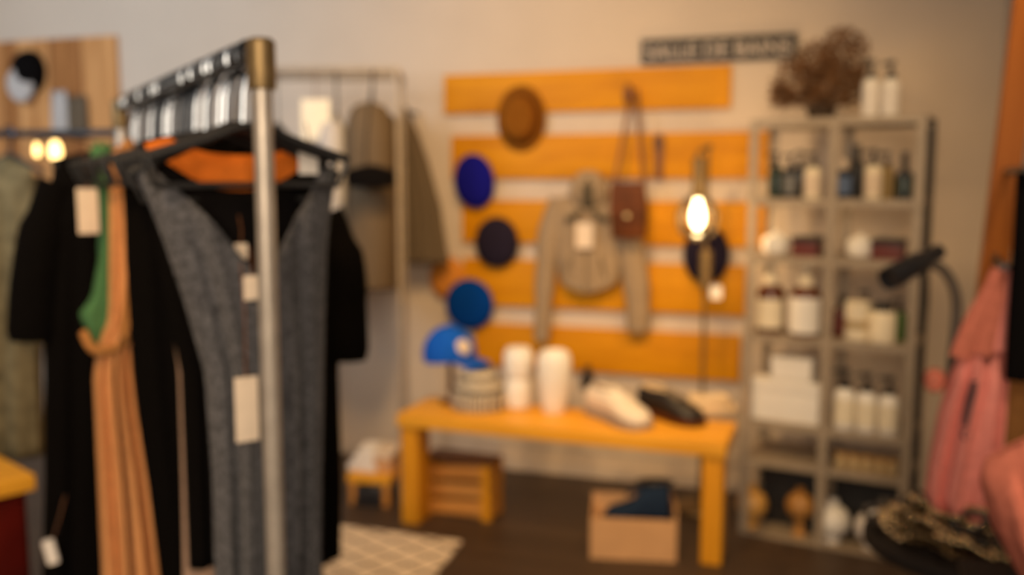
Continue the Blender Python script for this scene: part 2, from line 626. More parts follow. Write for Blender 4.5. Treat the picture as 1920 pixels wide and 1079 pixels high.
def wall_hat(px, py, rx, ry, m, label, band, kind='beret', tilt=0.0, off=-0.03, depth=0.07, peg=True):
    s, z = WF.sz(px, py, off - 0.03)
    sx = abs(WF.sz(px + rx, py, off - 0.03)[0] - s)
    sz_ = abs(WF.sz(px, py - ry, off - 0.03)[1] - z)
    t = thing('beret' if kind == 'beret' else 'felt_hat', label, 'hat', WF.w(s, off, z), WALLA, 'hats hung on the boards')
    # lathe axis -> -y (out of the wall), base at the wall
    mx = Matrix.Rotation(tilt, 4, 'Y') @ Matrix(((1, 0, 0, 0), (0, 0, -1, 0), (0, 1, 0, 0), (0, 0, 0, 1)))
    bm = B()
    if kind == 'beret':
        prof = [(0.62, 0.0), (0.70, 0.004), (0.92, 0.012), (1.0, 0.024), (0.985, 0.038), (0.9, 0.05), (0.7, 0.062), (0.4, 0.07), (0.1, 0.072), (0.0, 0.072)]
        lathe(bm, [(r, h * depth / 0.07) for r, h in prof], 36, mx, True, sx, sz_)
        link('crown', bm, m, t)
        bm = B()
        lathe(bm, [(0.64, -0.001), (0.68, 0.0), (0.70, 0.008), (0.66, 0.010)], 36, mx, True, sx, sz_)
        link('headband', bm, band, t)
        bm = B()
        tube(bm, [(0, -depth * 1.02, 0), (0.004, -depth * 1.02 - 0.012, 0.003), (0.01, -depth * 1.02 - 0.02, 0.01)], 0.004, 8)
        link('stalk', bm, m, t)
    else:
        lathe(bm, [(0.70, 0.0), (0.98, 0.004), (1.0, 0.010), (0.97, 0.014), (0.72, 0.012)], 40, mx, True, sx, sz_)
        link('brim', bm, m, t)
        bm = B()
        lathe(bm, [(0.74, 0.010), (0.72, 0.035), (0.68, 0.065), (0.58, 0.085), (0.36, 0.092), (0.1, 0.088), (0, 0.086)], 36, mx, True, sx, sz_)
        link('crown', bm, m, t)
        bm = B()
        lathe(bm, [(0.75, 0.012), (0.765, 0.016), (0.755, 0.034), (0.73, 0.036)], 36, mx, True, sx, sz_)
        link('hat_band', bm, band, t)
    return t


wall_hat(975, 222, 47, 63, M_straw, 'brown felt hat with brim hung across the two upper boards', M_strawd, 'hat')
wall_hat(889, 340, 38, 52, M_royal, 'royal blue beret at the left end of the second board', M_royal, tilt=-0.15)
wall_hat(931, 455, 41, 48, M_navy, 'near black navy beret on the third board, left of the jacket', M_navy)
wall_hat(880, 571, 45, 48, M_teal, 'dark petrol blue beret hung above the bright blue cap', M_teal)
wall_hat(1324, 478, 44, 55, M_navy, 'dark navy beret hung behind the glowing lamp bulb', M_navy)
wall_hat(838, 522, 34, 40, M_orange, 'rust orange beret half hidden left of the petrol beret', M_orange, depth=0.05, off=-0.004)

# ------------------------------------------------------------------ hooded jacket on the boards
JO = -0.075


def jpt(px, py, off=JO):
    return WF.sz(px, py, off)


def garment(bm, tab, z_sh, slope, z_hem, neck_w=0.35, neck_f=0.0, neck_b=0.0, folds=6, amp=0.012, nx=44, nv=34, hemcurve=0.0, seed=0, vpow=1.0, fold_top=0.25):
    """tab rows (z, xL, xR, half_depth), x along the shoulders, y depth (front is -y)"""
    rnd = random.Random(seed)
    ph = [rnd.uniform(0, 6.28) for _ in range(4)]
    f2 = folds * rnd.uniform(1.4, 1.8)

    def top(u, front):
        base = z_sh - slope * abs(u)
        nw = neck_w
        drop = neck_f if front else neck_b
        if abs(u) < nw and drop > 0:
            k = (abs(u) / nw) ** vpow
            edge = z_sh - slope * nw
            return (edge - drop) + drop * k
        return base
    rr = []
    for iv in range(nv + 1):
        v = iv / nv
        row = []
        for side in (0, 1):
            for i in range(nx):
                u = -1 + 2 * i / nx if side == 0 else 1 - 2 * i / nx
                zt_ = top(u, side == 0)
                zh = z_hem + hemcurve * (u * u)
                z = zt_ + (zh - zt_) * v
                xl, xr, d = lerp_tab(tab, z)
                x = (xl + xr) / 2 + u * (xr - xl) / 2
                e = math.sqrt(max(0, 1 - u * u))
                gap = z_sh - slope * abs(u) - z
                df = min(1.0, 0.12 + gap / 0.10)
                ramp = fold_top + (1 - fold_top) * min(1, v * 1.6)
                fo_ = (math.sin(folds * PI * u + ph[0] + (0 if side == 0 else 1.7)) * 0.65 + math.sin(f2 * PI * u + ph[1] + 2 * v) * 0.35) * amp * ramp * min(1, e * 2)
                y = (-1 if side == 0 else 1) * d * e * df + fo_ * (1 if df > 0.9 else df)
                row.append(Vector((x, y, z)))
        rr.append(row)
    rings(bm, rr, cap=False)


def rows_from(fr, off, L, R, d):
    """pixel outlines -> rows on frame fr; L and R are lists of (px,py) from top to bottom"""
    Ls = [fr.sz(px, py, off) for px, py in L]
    Rs = [fr.sz(px, py, off) for px, py in R]
    zs = sorted({z for _, z in Ls} | {z for _, z in Rs}, reverse=True)
    lt = [(z, s) for s, z in Ls]
    rt = [(z, s) for s, z in Rs]
    return [(z, lerp_tab(lt, z)[0], lerp_tab(rt, z)[0], d) for z in zs]


t = thing('hooded_jacket', 'stone coloured hooded jacket hung open across the middle boards', 'jacket', WF.w(0, JO, 0), WALLA)
tab = rows_from(WF, JO, [(1046, 372), (1036, 410), (1040, 460), (1048, 520), (1055, 550)], [(1160, 372), (1172, 410), (1168, 460), (1160, 520), (1150, 550)], 0.042)
zs = tab[0][0]
bm = B()
garment(bm, tab, zs + 0.035, 0.035, jpt(1100, 548)[1], 0.4, 0.05, 0.01, folds=4, amp=0.006, hemcurve=0.05, seed=3)
link('body', bm, M_jacket, t, solid=0.004)
for nm, pts, r in (('sleeve', [(1050, 376), (1032, 430), (1024, 490), (1019, 560), (1015, 640)], [0.055, 0.06, 0.05, 0.042, 0.036]),
                   ('sleeve', [(1152, 376), (1172, 430), (1186, 490), (1195, 560), (1196, 622)], [0.055, 0.068, 0.066, 0.058, 0.05])):
    bm = B()
    pp = []
    for (x, y) in pts:
        s, z = jpt(x, y)
        pp.append((s, 0.0, z))
    tube(bm, smoothpath(pp, 4), [r[min(len(r) - 1, i // 4)] for i in range((len(pp) - 1) * 4 + 1)], 16, flat=0.6)
    link(nm, bm, M_jacket, t)
# hood: a hollow cowl
s, z = jpt(1105, 360)
bm = B()
prof = [(0.055, -0.07), (0.085, -0.04), (0.095, 0.0), (0.088, 0.05), (0.065, 0.085), (0.035, 0.105), (0.0, 0.11)]
lathe(bm, prof, 28, Matrix.Translation((s, -0.015, z - 0.005)), True, 1.0, 0.55)
link('hood', bm, M_jacket, t)
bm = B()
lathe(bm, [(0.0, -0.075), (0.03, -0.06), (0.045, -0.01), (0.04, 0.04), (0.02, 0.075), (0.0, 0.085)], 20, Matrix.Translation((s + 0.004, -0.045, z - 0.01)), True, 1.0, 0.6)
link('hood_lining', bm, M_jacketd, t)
for dx in (-1, 1):
    bm = B()
    x0_, z0_ = jpt(1105 + dx * 10, 395)
    x1_, z1_ = jpt(1105 + dx * 38, 412)
    tube(bm, smoothpath([(x0_, -0.05, z0_), ((x0_ + x1_) / 2, -0.055, z0_ - 0.03), (x1_, -0.05, z1_)], 4), 0.014, 10)
    link('collar_seam', bm, M_jacketd, t)
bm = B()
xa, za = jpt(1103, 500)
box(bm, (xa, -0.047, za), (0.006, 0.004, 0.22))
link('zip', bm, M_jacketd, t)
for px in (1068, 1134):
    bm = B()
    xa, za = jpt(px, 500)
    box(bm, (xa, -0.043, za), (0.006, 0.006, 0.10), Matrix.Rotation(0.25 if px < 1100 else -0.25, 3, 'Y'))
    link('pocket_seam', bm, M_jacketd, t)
t2 = thing('price_tag', 'pale tag hanging at the chest of the hooded jacket', 'tag', WF.w(*[jpt(1102, 440)[0], JO - 0.065, jpt(1102, 440)[1]]), WALLA)
bm = B()
box(bm, (0, 0, 0), (0.085, 0.003, 0.125), bev=0.012)
link('card', bm, M_card, t2)
bm = B()
tube(bm, [(0, 0, 0.06), (0.003, 0.006, 0.09), (0, 0.012, 0.115)], 0.0015, 6)
link('string', bm, M_strap, t2)

# brown leather bag on its strap
s, zt = WF.sz(1182, 342, -0.15)
_, zb = WF.sz(1182, 446, -0.15)
s0 = WF.sz(1148, 400, -0.15)[0]
s1 = WF.sz(1216, 400, -0.15)[0]
t = thing('leather_bag', 'brown leather shoulder bag hanging by a long strap', 'bag', WF.w(s, -0.17, zb), WALLA)
bm = B()
hh = zt - zb
w = (s1 - s0)
rr = []
for k in range(9):
    v = k / 8
    ww = w / 2 * (0.92 + 0.12 * math.sin(v * PI) - 0.10 * v)
    dd = 0.045 * (0.55 + 0.6 * math.sin(PI * min(0.92, v * 0.85 + 0.12)))
    rr.append([Vector((ww * math.copysign(abs(math.cos(a)) ** 0.6, math.cos(a)), dd * math.copysign(abs(math.sin(a)) ** 0.6, math.sin(a)), v * hh)) for a in [2 * PI * i / 28 for i in range(28)]])
rings(bm, rr)
link('body', bm, M_leather, t)
bm = B()
box(bm, (0, -0.052, hh * 0.66), (w * 0.94, 0.008, hh * 0.62), bev=0.004)
fl = link('flap', bm, M_leather, t)
bm = B()
lathe(bm, [(0.012, 0), (0.012, 0.006), (0, 0.008)], 14, Matrix.Translation((0, -0.056, hh * 0.40)) @ Matrix.Rotation(PI / 2, 4, 'X'))
link('clasp', bm, M_brass, fl)
ztop = WF.sz(1180, 168, -0.08)[1]
for sg in (-1, 1):
    bm = B()
    tube(bm, smoothpath([(sg * w * 0.42, 0, hh * 0.95), (sg * w * 0.22, 0.03, hh + 0.22), (sg * 0.012, 0.085, ztop - zb)], 6), 0.0085, 8, flat=0.5)
    link('strap', bm, M_strap, t)
bm = B()
s, z = WF.sz(1181, 172, -0.06)
tube(bm, [(0, 0.05, 0), (0, -0.03, 0.0), (0, -0.045, 0.012)], 0.012, 10)
tag(link('coat_peg', bm, M_strap), 'dark peg on the top board holding the bag strap', 'peg', None, WF.w(s, -0.062, z + 0.012), WALLA)
# knotted strap end under the peg
bm = B()
s, z0_ = WF.sz(1180, 200, -0.06)
z1_ = WF.sz(1180, 168, -0.06)[1]
lathe(bm, [(0.006, 0), (0.02, 0.02), (0.026, 0.05), (0.018, 0.085), (0.006, (z1_ - z0_))], 14)
link('strap_knot', bm, M_strap, t)
C.objects['strap_knot'].location = Vector(((WF.w(s, -0.095, z0_) - t.location).dot(WF.x), (WF.w(s, -0.095, z0_) - t.location).dot(WF.y), z0_ - zb))

# leather belt hung on the second board
s, z1_ = WF.sz(1236, 252, -0.05)
z0_ = WF.sz(1236, 338, -0.05)[1]
t = thing('leather_belt', 'short brown leather belt hanging on the second board by the bag', 'belt', WF.w(s, -0.048, z0_), WALLA)
bm = B()
box(bm, (0, 0, (z1_ - z0_) / 2), (0.036, 0.012, z1_ - z0_), bev=0.004)
link('strap', bm, M_strap, t)
bm = B()
tube(bm, [(-0.024, -0.012, z1_ - z0_ - 0.02), (0.024, -0.012, z1_ - z0_ - 0.02), (0.024, -0.012, z1_ - z0_ - 0.06), (-0.024, -0.012, z1_ - z0_ - 0.06), (-0.024, -0.012, z1_ - z0_ - 0.02)], 0.004, 8)
link('buckle', bm, M_darkrail, t)

# ------------------------------------------------------------------ bench
bl = onz(768, 986)
br = onz(1338, 1064)
BA = math.atan2(br.y - bl.y, br.x - bl.x)
BF = Frame((bl.x, bl.y), BA)
BL = (br - bl).length
bz = BF.sz(770, 779)[1]
TH = 0.055
t = thing('bench', 'honey pine slab bench with shoes and hats displayed on it', 'bench', BF.o, BA)
bm = B()
bw = 0.36
xl_ = BF.sz(743, 790)[0]
xr_ = BF.sz(1362, 845)[0]
box(bm, ((xl_ + xr_) / 2, bw / 2, bz - TH / 2), (xr_ - xl_, bw, TH), bev=0.006)
link('seat', bm, M_bench, t)
lw = 0.08
for xc in (xl_ + lw / 2 + 0.012, xr_ - lw / 2 - 0.012):
    bm = B()
    box(bm, (xc, 0.08, (bz - TH) / 2), (lw, 0.13, bz - TH), bev=0.005)
    link('leg', bm, M_benchleg, t)
bm = B()
box(bm, ((xl_ + xr_) / 2, bw - 0.03, bz - TH - 0.045), (xr_ - xl_ - 0.2, 0.025, 0.05))
link('back_rail', bm, M_benchleg, t)


def on_bench(px, py):
    p = onz(px, py, bz)
    return p


# blue cap on a wooden stand
p = on_bench(846, 756)
CH = at(860, 662, p.y).z - bz
t = thing('cap_stand', 'small wooden peg stand holding the bright blue cap on the bench', 'stand', (p.x, p.y, bz))
bm = B()
lathe(bm, [(0.05, 0), (0.05, 0.012), (0.014, 0.016), (0.012, CH)], 20)
link('post', bm, M_leather, t)
capz = bz + CH - 0.01
t = thing('baseball_cap', 'bright blue cap with a beige patch on the stand at the bench end', 'cap', (p.x - 0.005, p.y, capz), -0.35)
bm = B()
R = 0.122
prof = [(R * math.cos(a), R * 1.12 * math.sin(a)) for a in [i * PI / 2 / 10 for i in range(11)]]
lathe(bm, [(R * 0.97, -0.02)] + prof, 32, Matrix.Rotation(-0.1, 4, 'Y'))
link('crown', bm, M_blue, t)
bm = B()
rr = []
for k in range(9):
    a = -0.95 + 1.9 * k / 8
    i_ = Vector((R * 0.94 * math.cos(a), R * 0.94 * math.sin(a), -0.012))
    o_ = Vector((R * 0.94 * math.cos(a) + 0.075 * math.cos(a * 0.4), R * 1.0 * math.sin(a), -0.026 - 0.012 * math.sin(a) ** 2))
    rr.append([i_, o_, o_ + Vector((0, 0, -0.006)), i_ + Vector((0, 0, -0.006))])
rings(bm, rr)
link('visor', bm, M_blue, t)
bm = B()
lathe(bm, [(0.034, -0.004), (0.036, 0), (0.03, 0.008), (0, 0.012)], 20, Matrix.Rotation(-0.55, 4, 'Z') @ Matrix.Translation((R * 0.88, 0, 0.052)) @ Matrix.Rotation(1.15, 4, 'Y'))
link('front_patch', bm, M_card, t)['label'] = 'round beige front patch'
bm = B()
lathe(bm, [(0.01, 0), (0.009, 0.006), (0, 0.009)], 12, Matrix.Translation((0.01, 0, R * 1.12)))
link('top_button', bm, M_blue, t)

# patterned beanie
p = on_bench(897, 774)
bw_ = 0.125
zt = at(897, 690, p.y).z - bz
t = thing('knit_beanie', 'black and cream patterned knit beanie standing on the bench', 'hat', (p.x, p.y + 0.1, bz), -0.35)
bm = B()
lathe(bm, [(0.118, 0.045), (0.120, 0.07), (0.108, 0.105), (0.088, 0.145), (0.06, 0.18), (0.03, 0.198), (0, 0.203)], 36, Matrix.Diagonal((1, 1, zt / 0.21, 1)))
link('crown', bm, M_beanie2, t)
bm = B()
lathe(bm, [(0.118, 0), (0.127, 0.006), (0.130, 0.04), (0.126, 0.07), (0.118, 0.072)], 36)
link('cuff', bm, M_beanie, t)

# white jars / pot on the bench
p = on_bench(972, 772)
zt = at(968, 652, p.y + 0.08).z - bz
t = thing('ceramic_jar', 'white ceramic jar on the bench, lower of the stacked pair', 'jar', (p.x, p.y + 0.08, bz))
bm = B()
h1 = zt * 0.5
lathe(bm, [(0.046, 0), (0.056, 0.008), (0.062, h1 * 0.5), (0.058, h1 * 0.85), (0.046, h1)], 28)
link('body', bm, M_white, t)
t = thing('ceramic_jar', 'white ceramic jar stacked on another jar on the bench', 'jar', (p.x, p.y + 0.08, bz + h1 + 0.001))
bm = B()
lathe(bm, [(0.046, 0), (0.058, 0.01), (0.066, h1 * 0.45), (0.064, h1 * 0.8), (0.055, h1 * 0.92)], 28)
link('body', bm, M_white, t)
bm = B()
lathe(bm, [(0.055, h1 * 0.91), (0.057, h1 * 0.93), (0.05, h1 * 0.99), (0, h1)], 28)
link('lid', bm, M_white, t)
p = on_bench(1040, 782)
zt = at(1036, 658, p.y + 0.08).z - bz
t = thing('white_vase', 'tall white vase with narrow foot on the bench beside stacked jars', 'vase', (p.x, p.y + 0.08, bz))
bm = B()
lathe(bm, [(0.045, 0), (0.05, 0.006), (0.058, 0.06), (0.07, zt * 0.5), (0.076, zt * 0.8), (0.068, zt * 0.95), (0.055, zt), (0.045, zt), (0.04, zt - 0.02), (0, zt - 0.04)], 30)
link('body', bm, M_white, t)


# shoes -------------------------------------------------------------
def shoe(name, label, loc, rz, upper, sole, lining, lace, L=0.285, group=None, high=0.0, roll=None, fat=1.0):
    t = thing(name, label, 'shoe', loc, rz, group, rot=roll)
    W = [(0.0, 0.020, 0.062), (0.03, 0.033, 0.088 + high), (0.10, 0.037, 0.092 + high), (0.25, 0.036, 0.090 + high), (0.42, 0.038, 0.090 + high * .6), (0.56, 0.043, 0.078), (0.70, 0.048, 0.062), (0.83, 0.047, 0.052), (0.93, 0.038, 0.044), (0.985, 0.022, 0.034), (1.0, 0.008, 0.028)]
    W = [(f, w_ * fat, h_ * fat) for f, w_, h_ in W]
    bm = B()
    rr = []
    for f, w_, h_ in W:
        row = []
        for k in range(20):
            a = 2 * PI * k / 20
            cx, cz = math.cos(a), math.sin(a)
            row.append(Vector((f * L, w_ * math.copysign(abs(cx) ** 0.75, cx), 0.018 + (h_ - 0.018) * (0.5 + 0.5 * math.copysign(abs(cz) ** 0.8, cz)))))
        rr.append(row)
    rings(bm, rr)
    link('upper', bm, upper, t)
    bm = B()
    rr = []
    for f, w_, h_ in W:
        ww = w_ + 0.006
        x = (f - 0.5) * (L + 0.014) + L / 2
        rr.append([Vector((x, -ww, 0.004)), Vector((x, -ww * 1.0, 0.026)), Vector((x, ww, 0.026)), Vector((x, ww, 0.004))])
    rings(bm, rr)
    link('sole', bm, sole, t)
    bm = B()
    lathe(bm, [(0.0, -0.02), (0.8, -0.012), (1.0, 0.0), (0.9, 0.004), (0.6, 0.001), (0.0, -0.004)], 22, Matrix.Translation((0.24 * L, 0, (0.090 + high) * fat)) @ Matrix.Rotation(0.05, 4, 'Y'), True, 0.062 * fat, 0.031 * fat)
    link('collar_lining', bm, lining, t)
    bm = B()
    rr = []
    for k in range(7):
        f = 0.40 + 0.26 * k / 6
        h_ = (0.094 + high * .6 - 0.028 * (k / 6)) * fat
        rr.append([Vector((f * L, -0.016, h_ - 0.004)), Vector((f * L, -0.012, h_ + 0.004)), Vector((f * L, 0.012, h_ + 0.004)), Vector((f * L, 0.016, h_ - 0.004))])
    rings(bm, rr)
    link('tongue', bm, upper, t)
    for k in range(4):
        f = 0.45 + 0.06 * k
        h_ = (0.094 + high * .5 - 0.028 * ((f - 0.40) / 0.26)) * fat
        bm = B()
        tube(bm, [(f * L, -0.026, h_ - 0.008), (f * L + 0.003, 0, h_ + 0.006), (f * L, 0.026, h_ - 0.008)], 0.003, 8)
        link('lace', bm, lace, t)
    return t


p = on_bench(1112, 772)
q = on_bench(1238, 818)
v = q - p
shoe('sneaker', 'white sneaker with the toe pointing to the bench front', (p.x, p.y, bz), math.atan2(v.y, v.x), M_shoewhite, M_sole, M_sole, M_white, L=0.36, fat=1.45, group='pair of sneakers on the bench')
p = on_bench(1205, 770)
q = on_bench(1320, 806)
v = q - p
shoe('sneaker', 'black sneaker with cream laces lying beside the white one', (p.x, p.y, bz), math.atan2(v.y, v.x) + 0.05, M_shoeblack, M_leather, M_sole_w, M_sole_w, L=0.34, fat=1.35, group='pair of sneakers on the bench')
p = on_bench(1330, 778)
t = thing('folded_scarf', 'cream scarf lying in a loose coil at the right bench end', 'scarf', (p.x, p.y + 0.02, bz))
for j, (r0, zz) in enumerate(((0.085, 0.022), (0.06, 0.058))):
    bm = B()
    tube(bm, [(r0 * 1.25 * math.cos(a), r0 * 0.75 * math.sin(a), zz + 0.006 * math.sin(3 * a)) for a in [2 * PI * k / 24 for k in range(24)]], 0.021, 10, closed=True)
    link('fold', bm, M_sole_w, t)
p = on_bench(1103, 735)
t = thing('perfume_bottle', 'small black bottle standing behind the white sneaker heel', 'bottle', (p.x, p.y + 0.05, bz))
bm = B()
lathe(bm, [(0.03, 0), (0.034, 0.004), (0.034, 0.06), (0.014, 0.075), (0.012, 0.085)], 20)
link('body', bm, M_plastic, t)
bm = B()
lathe(bm, [(0.018, 0.085), (0.018, 0.115), (0, 0.117)], 16)
link('stopper', bm, M_plastic, t)

# ------------------------------------------------------------------ crate, box and stool around the bench
p0 = onz(786, 982)
p1 = onz(916, 1003)
ca = math.atan2(p1.y - p0.y, p1.x - p0.x)
CF = Frame((p0.x, p0.y + 0.14), ca)
cwid = (p1 - p0).length
t = thing('wooden_crate', 'pine slatted crate standing under the left end of the bench', 'crate', CF.o, ca)
ch_ = CF.sz(850, 868)[1]
cdep = 0.15
for x in (0.02, cwid - 0.02):
    for y in (0.02, cdep - 0.02):
        bm = B()
        box(bm, (x, y, ch_ / 2), (0.04, 0.04, ch_), bev=0.003)
        link('corner_post', bm, M_benchleg, t)
for k in range(3):
    zc = 0.045 + k * (ch_ - 0.09) / 2
    bm = B()
    box(bm, (cwid / 2, 0.008, zc), (cwid - 0.05, 0.014, 0.062), Matrix.Rotation(-0.09, 3, 'Y'), bev=0.002)
    link('slat', bm, M_crate, t)
    for x in (0.004, cwid - 0.004):
        bm = B()
        box(bm, (x, cdep / 2, zc), (0.012, cdep - 0.08, 0.062))
        link('slat', bm, M_crate, t)
bm = B()
box(bm, (cwid / 2, cdep / 2, 0.01), (cwid - 0.04, cdep - 0.04, 0.015))
link('base', bm, M_crate, t)
bm = B()
box(bm, (cwid / 2, cdep / 2, ch_ + 0.006), (cwid, cdep, 0.012), bev=0.002)
link('top_board', bm, M_strap, t)
bm = B()
box(bm, (cwid / 2, cdep - 0.01, ch_ / 2), (cwid - 0.08, 0.012, ch_ - 0.02))
link('back_panel', bm, M_strap, t)
# cardboard box with navy boot
p0 = onz(1106, 1048)
p1 = onz(1268, 1056)
ca = math.atan2(p1.y - p0.y, p1.x - p0.x)
KF = Frame((p0.x, p0.y), ca)
cwid = (p1 - p0).length
ch_ = KF.sz(1190, 975)[1]
kd = 0.22
t = thing('cardboard_box', 'open cardboard box on the floor below the bench with a shoe', 'box', KF.o, ca)
th = 0.008
for nm, c, s_ in (('front_wall', (cwid / 2, th / 2, ch_ / 2), (cwid, th, ch_)), ('back_wall', (cwid / 2, kd - th / 2, ch_ * 0.6), (cwid, th, ch_ * 1.2)),
                  ('side_wall', (th / 2, kd / 2, ch_ / 2), (th, kd - 2 * th, ch_)), ('side_wall', (cwid - th / 2, kd / 2, ch_ * 0.6), (th, kd - 2 * th, ch_ * 1.2)),
                  ('base', (cwid / 2, kd / 2, th / 2), (cwid - 2 * th, kd - 2 * th, th))):
    bm = B()
    box(bm, c, s_)
    link(nm, bm, M_cardboard, t)
pl = KF.w(0.03, 0.065, ch_ * 0.62)
bm = B()
box(bm, (cwid / 2, kd / 2, ch_ * 0.3), (cwid - 0.03, kd - 0.03, ch_ * 0.58), bev=0.01)
tag(link('tissue_paper', bm, M_cardboard), 'crumpled brown packing paper filling the cardboard box', 'packing paper', None, KF.o, ca)
shoe('ankle_boot', 'navy suede ankle boot lying in the open cardboard box', KF.w(0.32, 0.115, ch_ * 0.60 + 0.004), ca + PI - 0.15, M_shoenavy, M_shoeblack, M_shoeblack, M_shoenavy, L=0.27, high=0.05, fat=1.3)

# low stool at left of the bench with white cloth and dark shoes underneath
p0 = onz(655, 948)
SF = Frame((p0.x, p0.y), math.radians(-12))
sw_ = abs(SF.sz(728, 930)[0])
sh_ = SF.sz(700, 893)[1]
t = thing('low_stool', 'small pine stool left of the bench with pale cloth on it', 'stool', SF.o, SF.a)
bm = B()
box(bm, (sw_ / 2, 0.14, sh_ - 0.02), (sw_ + 0.02, 0.28, 0.04), bev=0.005)
link('seat', bm, M_bench, t)
for x in (0.015, sw_ - 0.015):
    for y in (0.02, 0.26):
        bm = B()
        box(bm, (x, y, (sh_ - 0.04) / 2), (0.03, 0.03, sh_ - 0.04), bev=0.003)
        link('leg', bm, M_crate, t)
o = thing('folded_cloth', 'folded white cloth piled on the low pine stool', 'cloth', SF.w(sw_ * 0.30, 0.14, sh_), SF.a)
for k in range(3):
    bm = B()
    box(bm, (0, 0, 0.018 + k * 0.034), (0.15 - 0.03 * k, 0.2 - 0.02 * k, 0.034), Matrix.Rotation(0.12 * (k - 1), 3, 'Z'), bev=0.012)
    link('fold', bm, M_cardw, o)
o = thing('shoe_box', 'tan shoe box on the low stool beside the white cloth', 'box', SF.w(sw_ * 0.76, 0.15, sh_), SF.a)
bm = B()
box(bm, (0, 0, 0.035), (0.085, 0.2, 0.07), bev=0.003)
link('tray', bm, M_cardboard, o)
bm = B()
box(bm, (0, 0, 0.08), (0.09, 0.206, 0.02), bev=0.003)
link('lid', bm, M_card, o)
shoe('black_shoe', 'black shoe on the floor under the low pine stool, nearer the bench', SF.w(sw_ * 0.66, 0.0, 0), SF.a + 1.75, M_shoeblack, M_shoeblack, M_lgrey, M_lgrey, L=0.26, group='shoes under the stool')
shoe('black_shoe', 'black shoe on the floor under the low pine stool, by the rack', SF.w(sw_ * 0.34, 0.0, 0), SF.a + 1.75, M_shoeblack, M_shoeblack, M_shoeblack, M_lgrey, L=0.26, group='shoes under the stool')

# rug
pa, pb, pc = onz(866, 1020), onz(640, 990), onz(790, 1115)
bm = B()
d1 = (pb - pa)
d2 = (pc - pa)
cor = [pa, pa + d1 * 2.2, pa + d1 * 2.2 + d2 * 2.0, pa + d2 * 2.0]
lo_ = [bm.verts.new((p.x, p.y, 0.0)) for p in cor]
hi_ = [bm.verts.new((p.x, p.y, 0.012)) for p in cor]
bm.faces.new(lo_)
bm.faces.new(hi_)
for i in range(4):
    bm.faces.new((lo_[i], lo_[(i + 1) % 4], hi_[(i + 1) % 4], hi_[i]))
tag(link('rug', bm, rug_mat(), smooth=False), 'cream rug with dark grid lines on the floor before the bench', 'rug')

# ------------------------------------------------------------------ lamp with the glowing bulb
ly = 4.08
pb_ = at(1318, 720, ly)
pt = at(1312, 282, ly)
bx_ = at(1308, 408, ly)
t = thing('floor_lamp', 'slim brass floor lamp with glowing bulb in a clear globe', 'lamp', (pb_.x + 0.012, ly + 0.07, 0))
bm = B()
lathe(bm, [(0.11, 0), (0.115, 0.006), (0.11, 0.018), (0.02, 0.024), (0.012, 0.035)], 30)
link('base', bm, M_fitting, t)
bm = B()
zp = pt.z + 0.015
tube(bm, smoothpath([(0, 0, 0.03), (0, 0, 0.9), (0, 0, zp - 0.05), (0, -0.015, zp - 0.01), (0, -0.05, zp), ((bx_.x - t.location.x), -0.07, zp - 0.02), ((bx_.x - t.location.x), -0.07, zp - 0.05)], 6), 0.008, 10)
link('pole', bm, M_fitting, t)
bm = B()
lathe(bm, [(0.028, 0), (0.028, 0.16), (0.02, 0.165)], 16, Matrix.Translation((0.003, 0, at(1330, 540, ly).z - 0.005)))
link('pole_sleeve', bm, M_fitting, t)
zg = bx_.z
dx = bx_.x - t.location.x
bm = B()
lathe(bm, [(0.010, zp - 0.045), (0.026, zp - 0.05), (0.026, zg + 0.115), (0.032, zg + 0.11), (0.032, zg + 0.085), (0.016, zg + 0.08)], 20, Matrix.Translation((dx, -0.07, 0)))
link('socket', bm, M_fitting, t)
bm = B()
lathe(bm, [(0.0, -0.052), (0.014, -0.046), (0.026, -0.025), (0.03, 0.0), (0.027, 0.03), (0.017, 0.06), (0.014, 0.082)], 24, Matrix.Translation((dx, -0.07, zg)))
link('bulb', bm, M_bulb, t)['label'] = 'glowing warm bulb'
bm = B()
lathe(bm, [(0.0, -0.105), (0.04, -0.097), (0.075, -0.07), (0.092, -0.03), (0.095, 0.0), (0.085, 0.045), (0.06, 0.078), (0.035, 0.092)], 32, Matrix.Translation((dx, -0.07, zg)), cap=False)
link('globe_shade', bm, M_glass, t)
pl = bpy.data.lights.new('bulb_light', 'POINT')
pl.energy = 7
pl.color = (1.0, 0.66, 0.32)
pl.shadow_soft_size = 0.05
lo = bpy.data.objects.new('bulb_light', pl)
C.objects.link(lo)
lo.location = (bx_.x, ly - 0.16, zg - 0.02)
t3 = thing('price_tag', 'small pale tag dangling on the lamp pole below the bulb', 'tag', at(1342, 548, ly - 0.03))
bm = B()
box(bm, (0, 0.0, 0), (0.05, 0.003, 0.06), bev=0.008)
link('card', bm, M_cardw, t3)
bm = B()
tube(bm, [(-0.01, 0, 0.028), (-0.02, 0.02, 0.05), (-0.035, 0.06, 0.06)], 0.0015, 6)
link('string', bm, M_strap, t3)

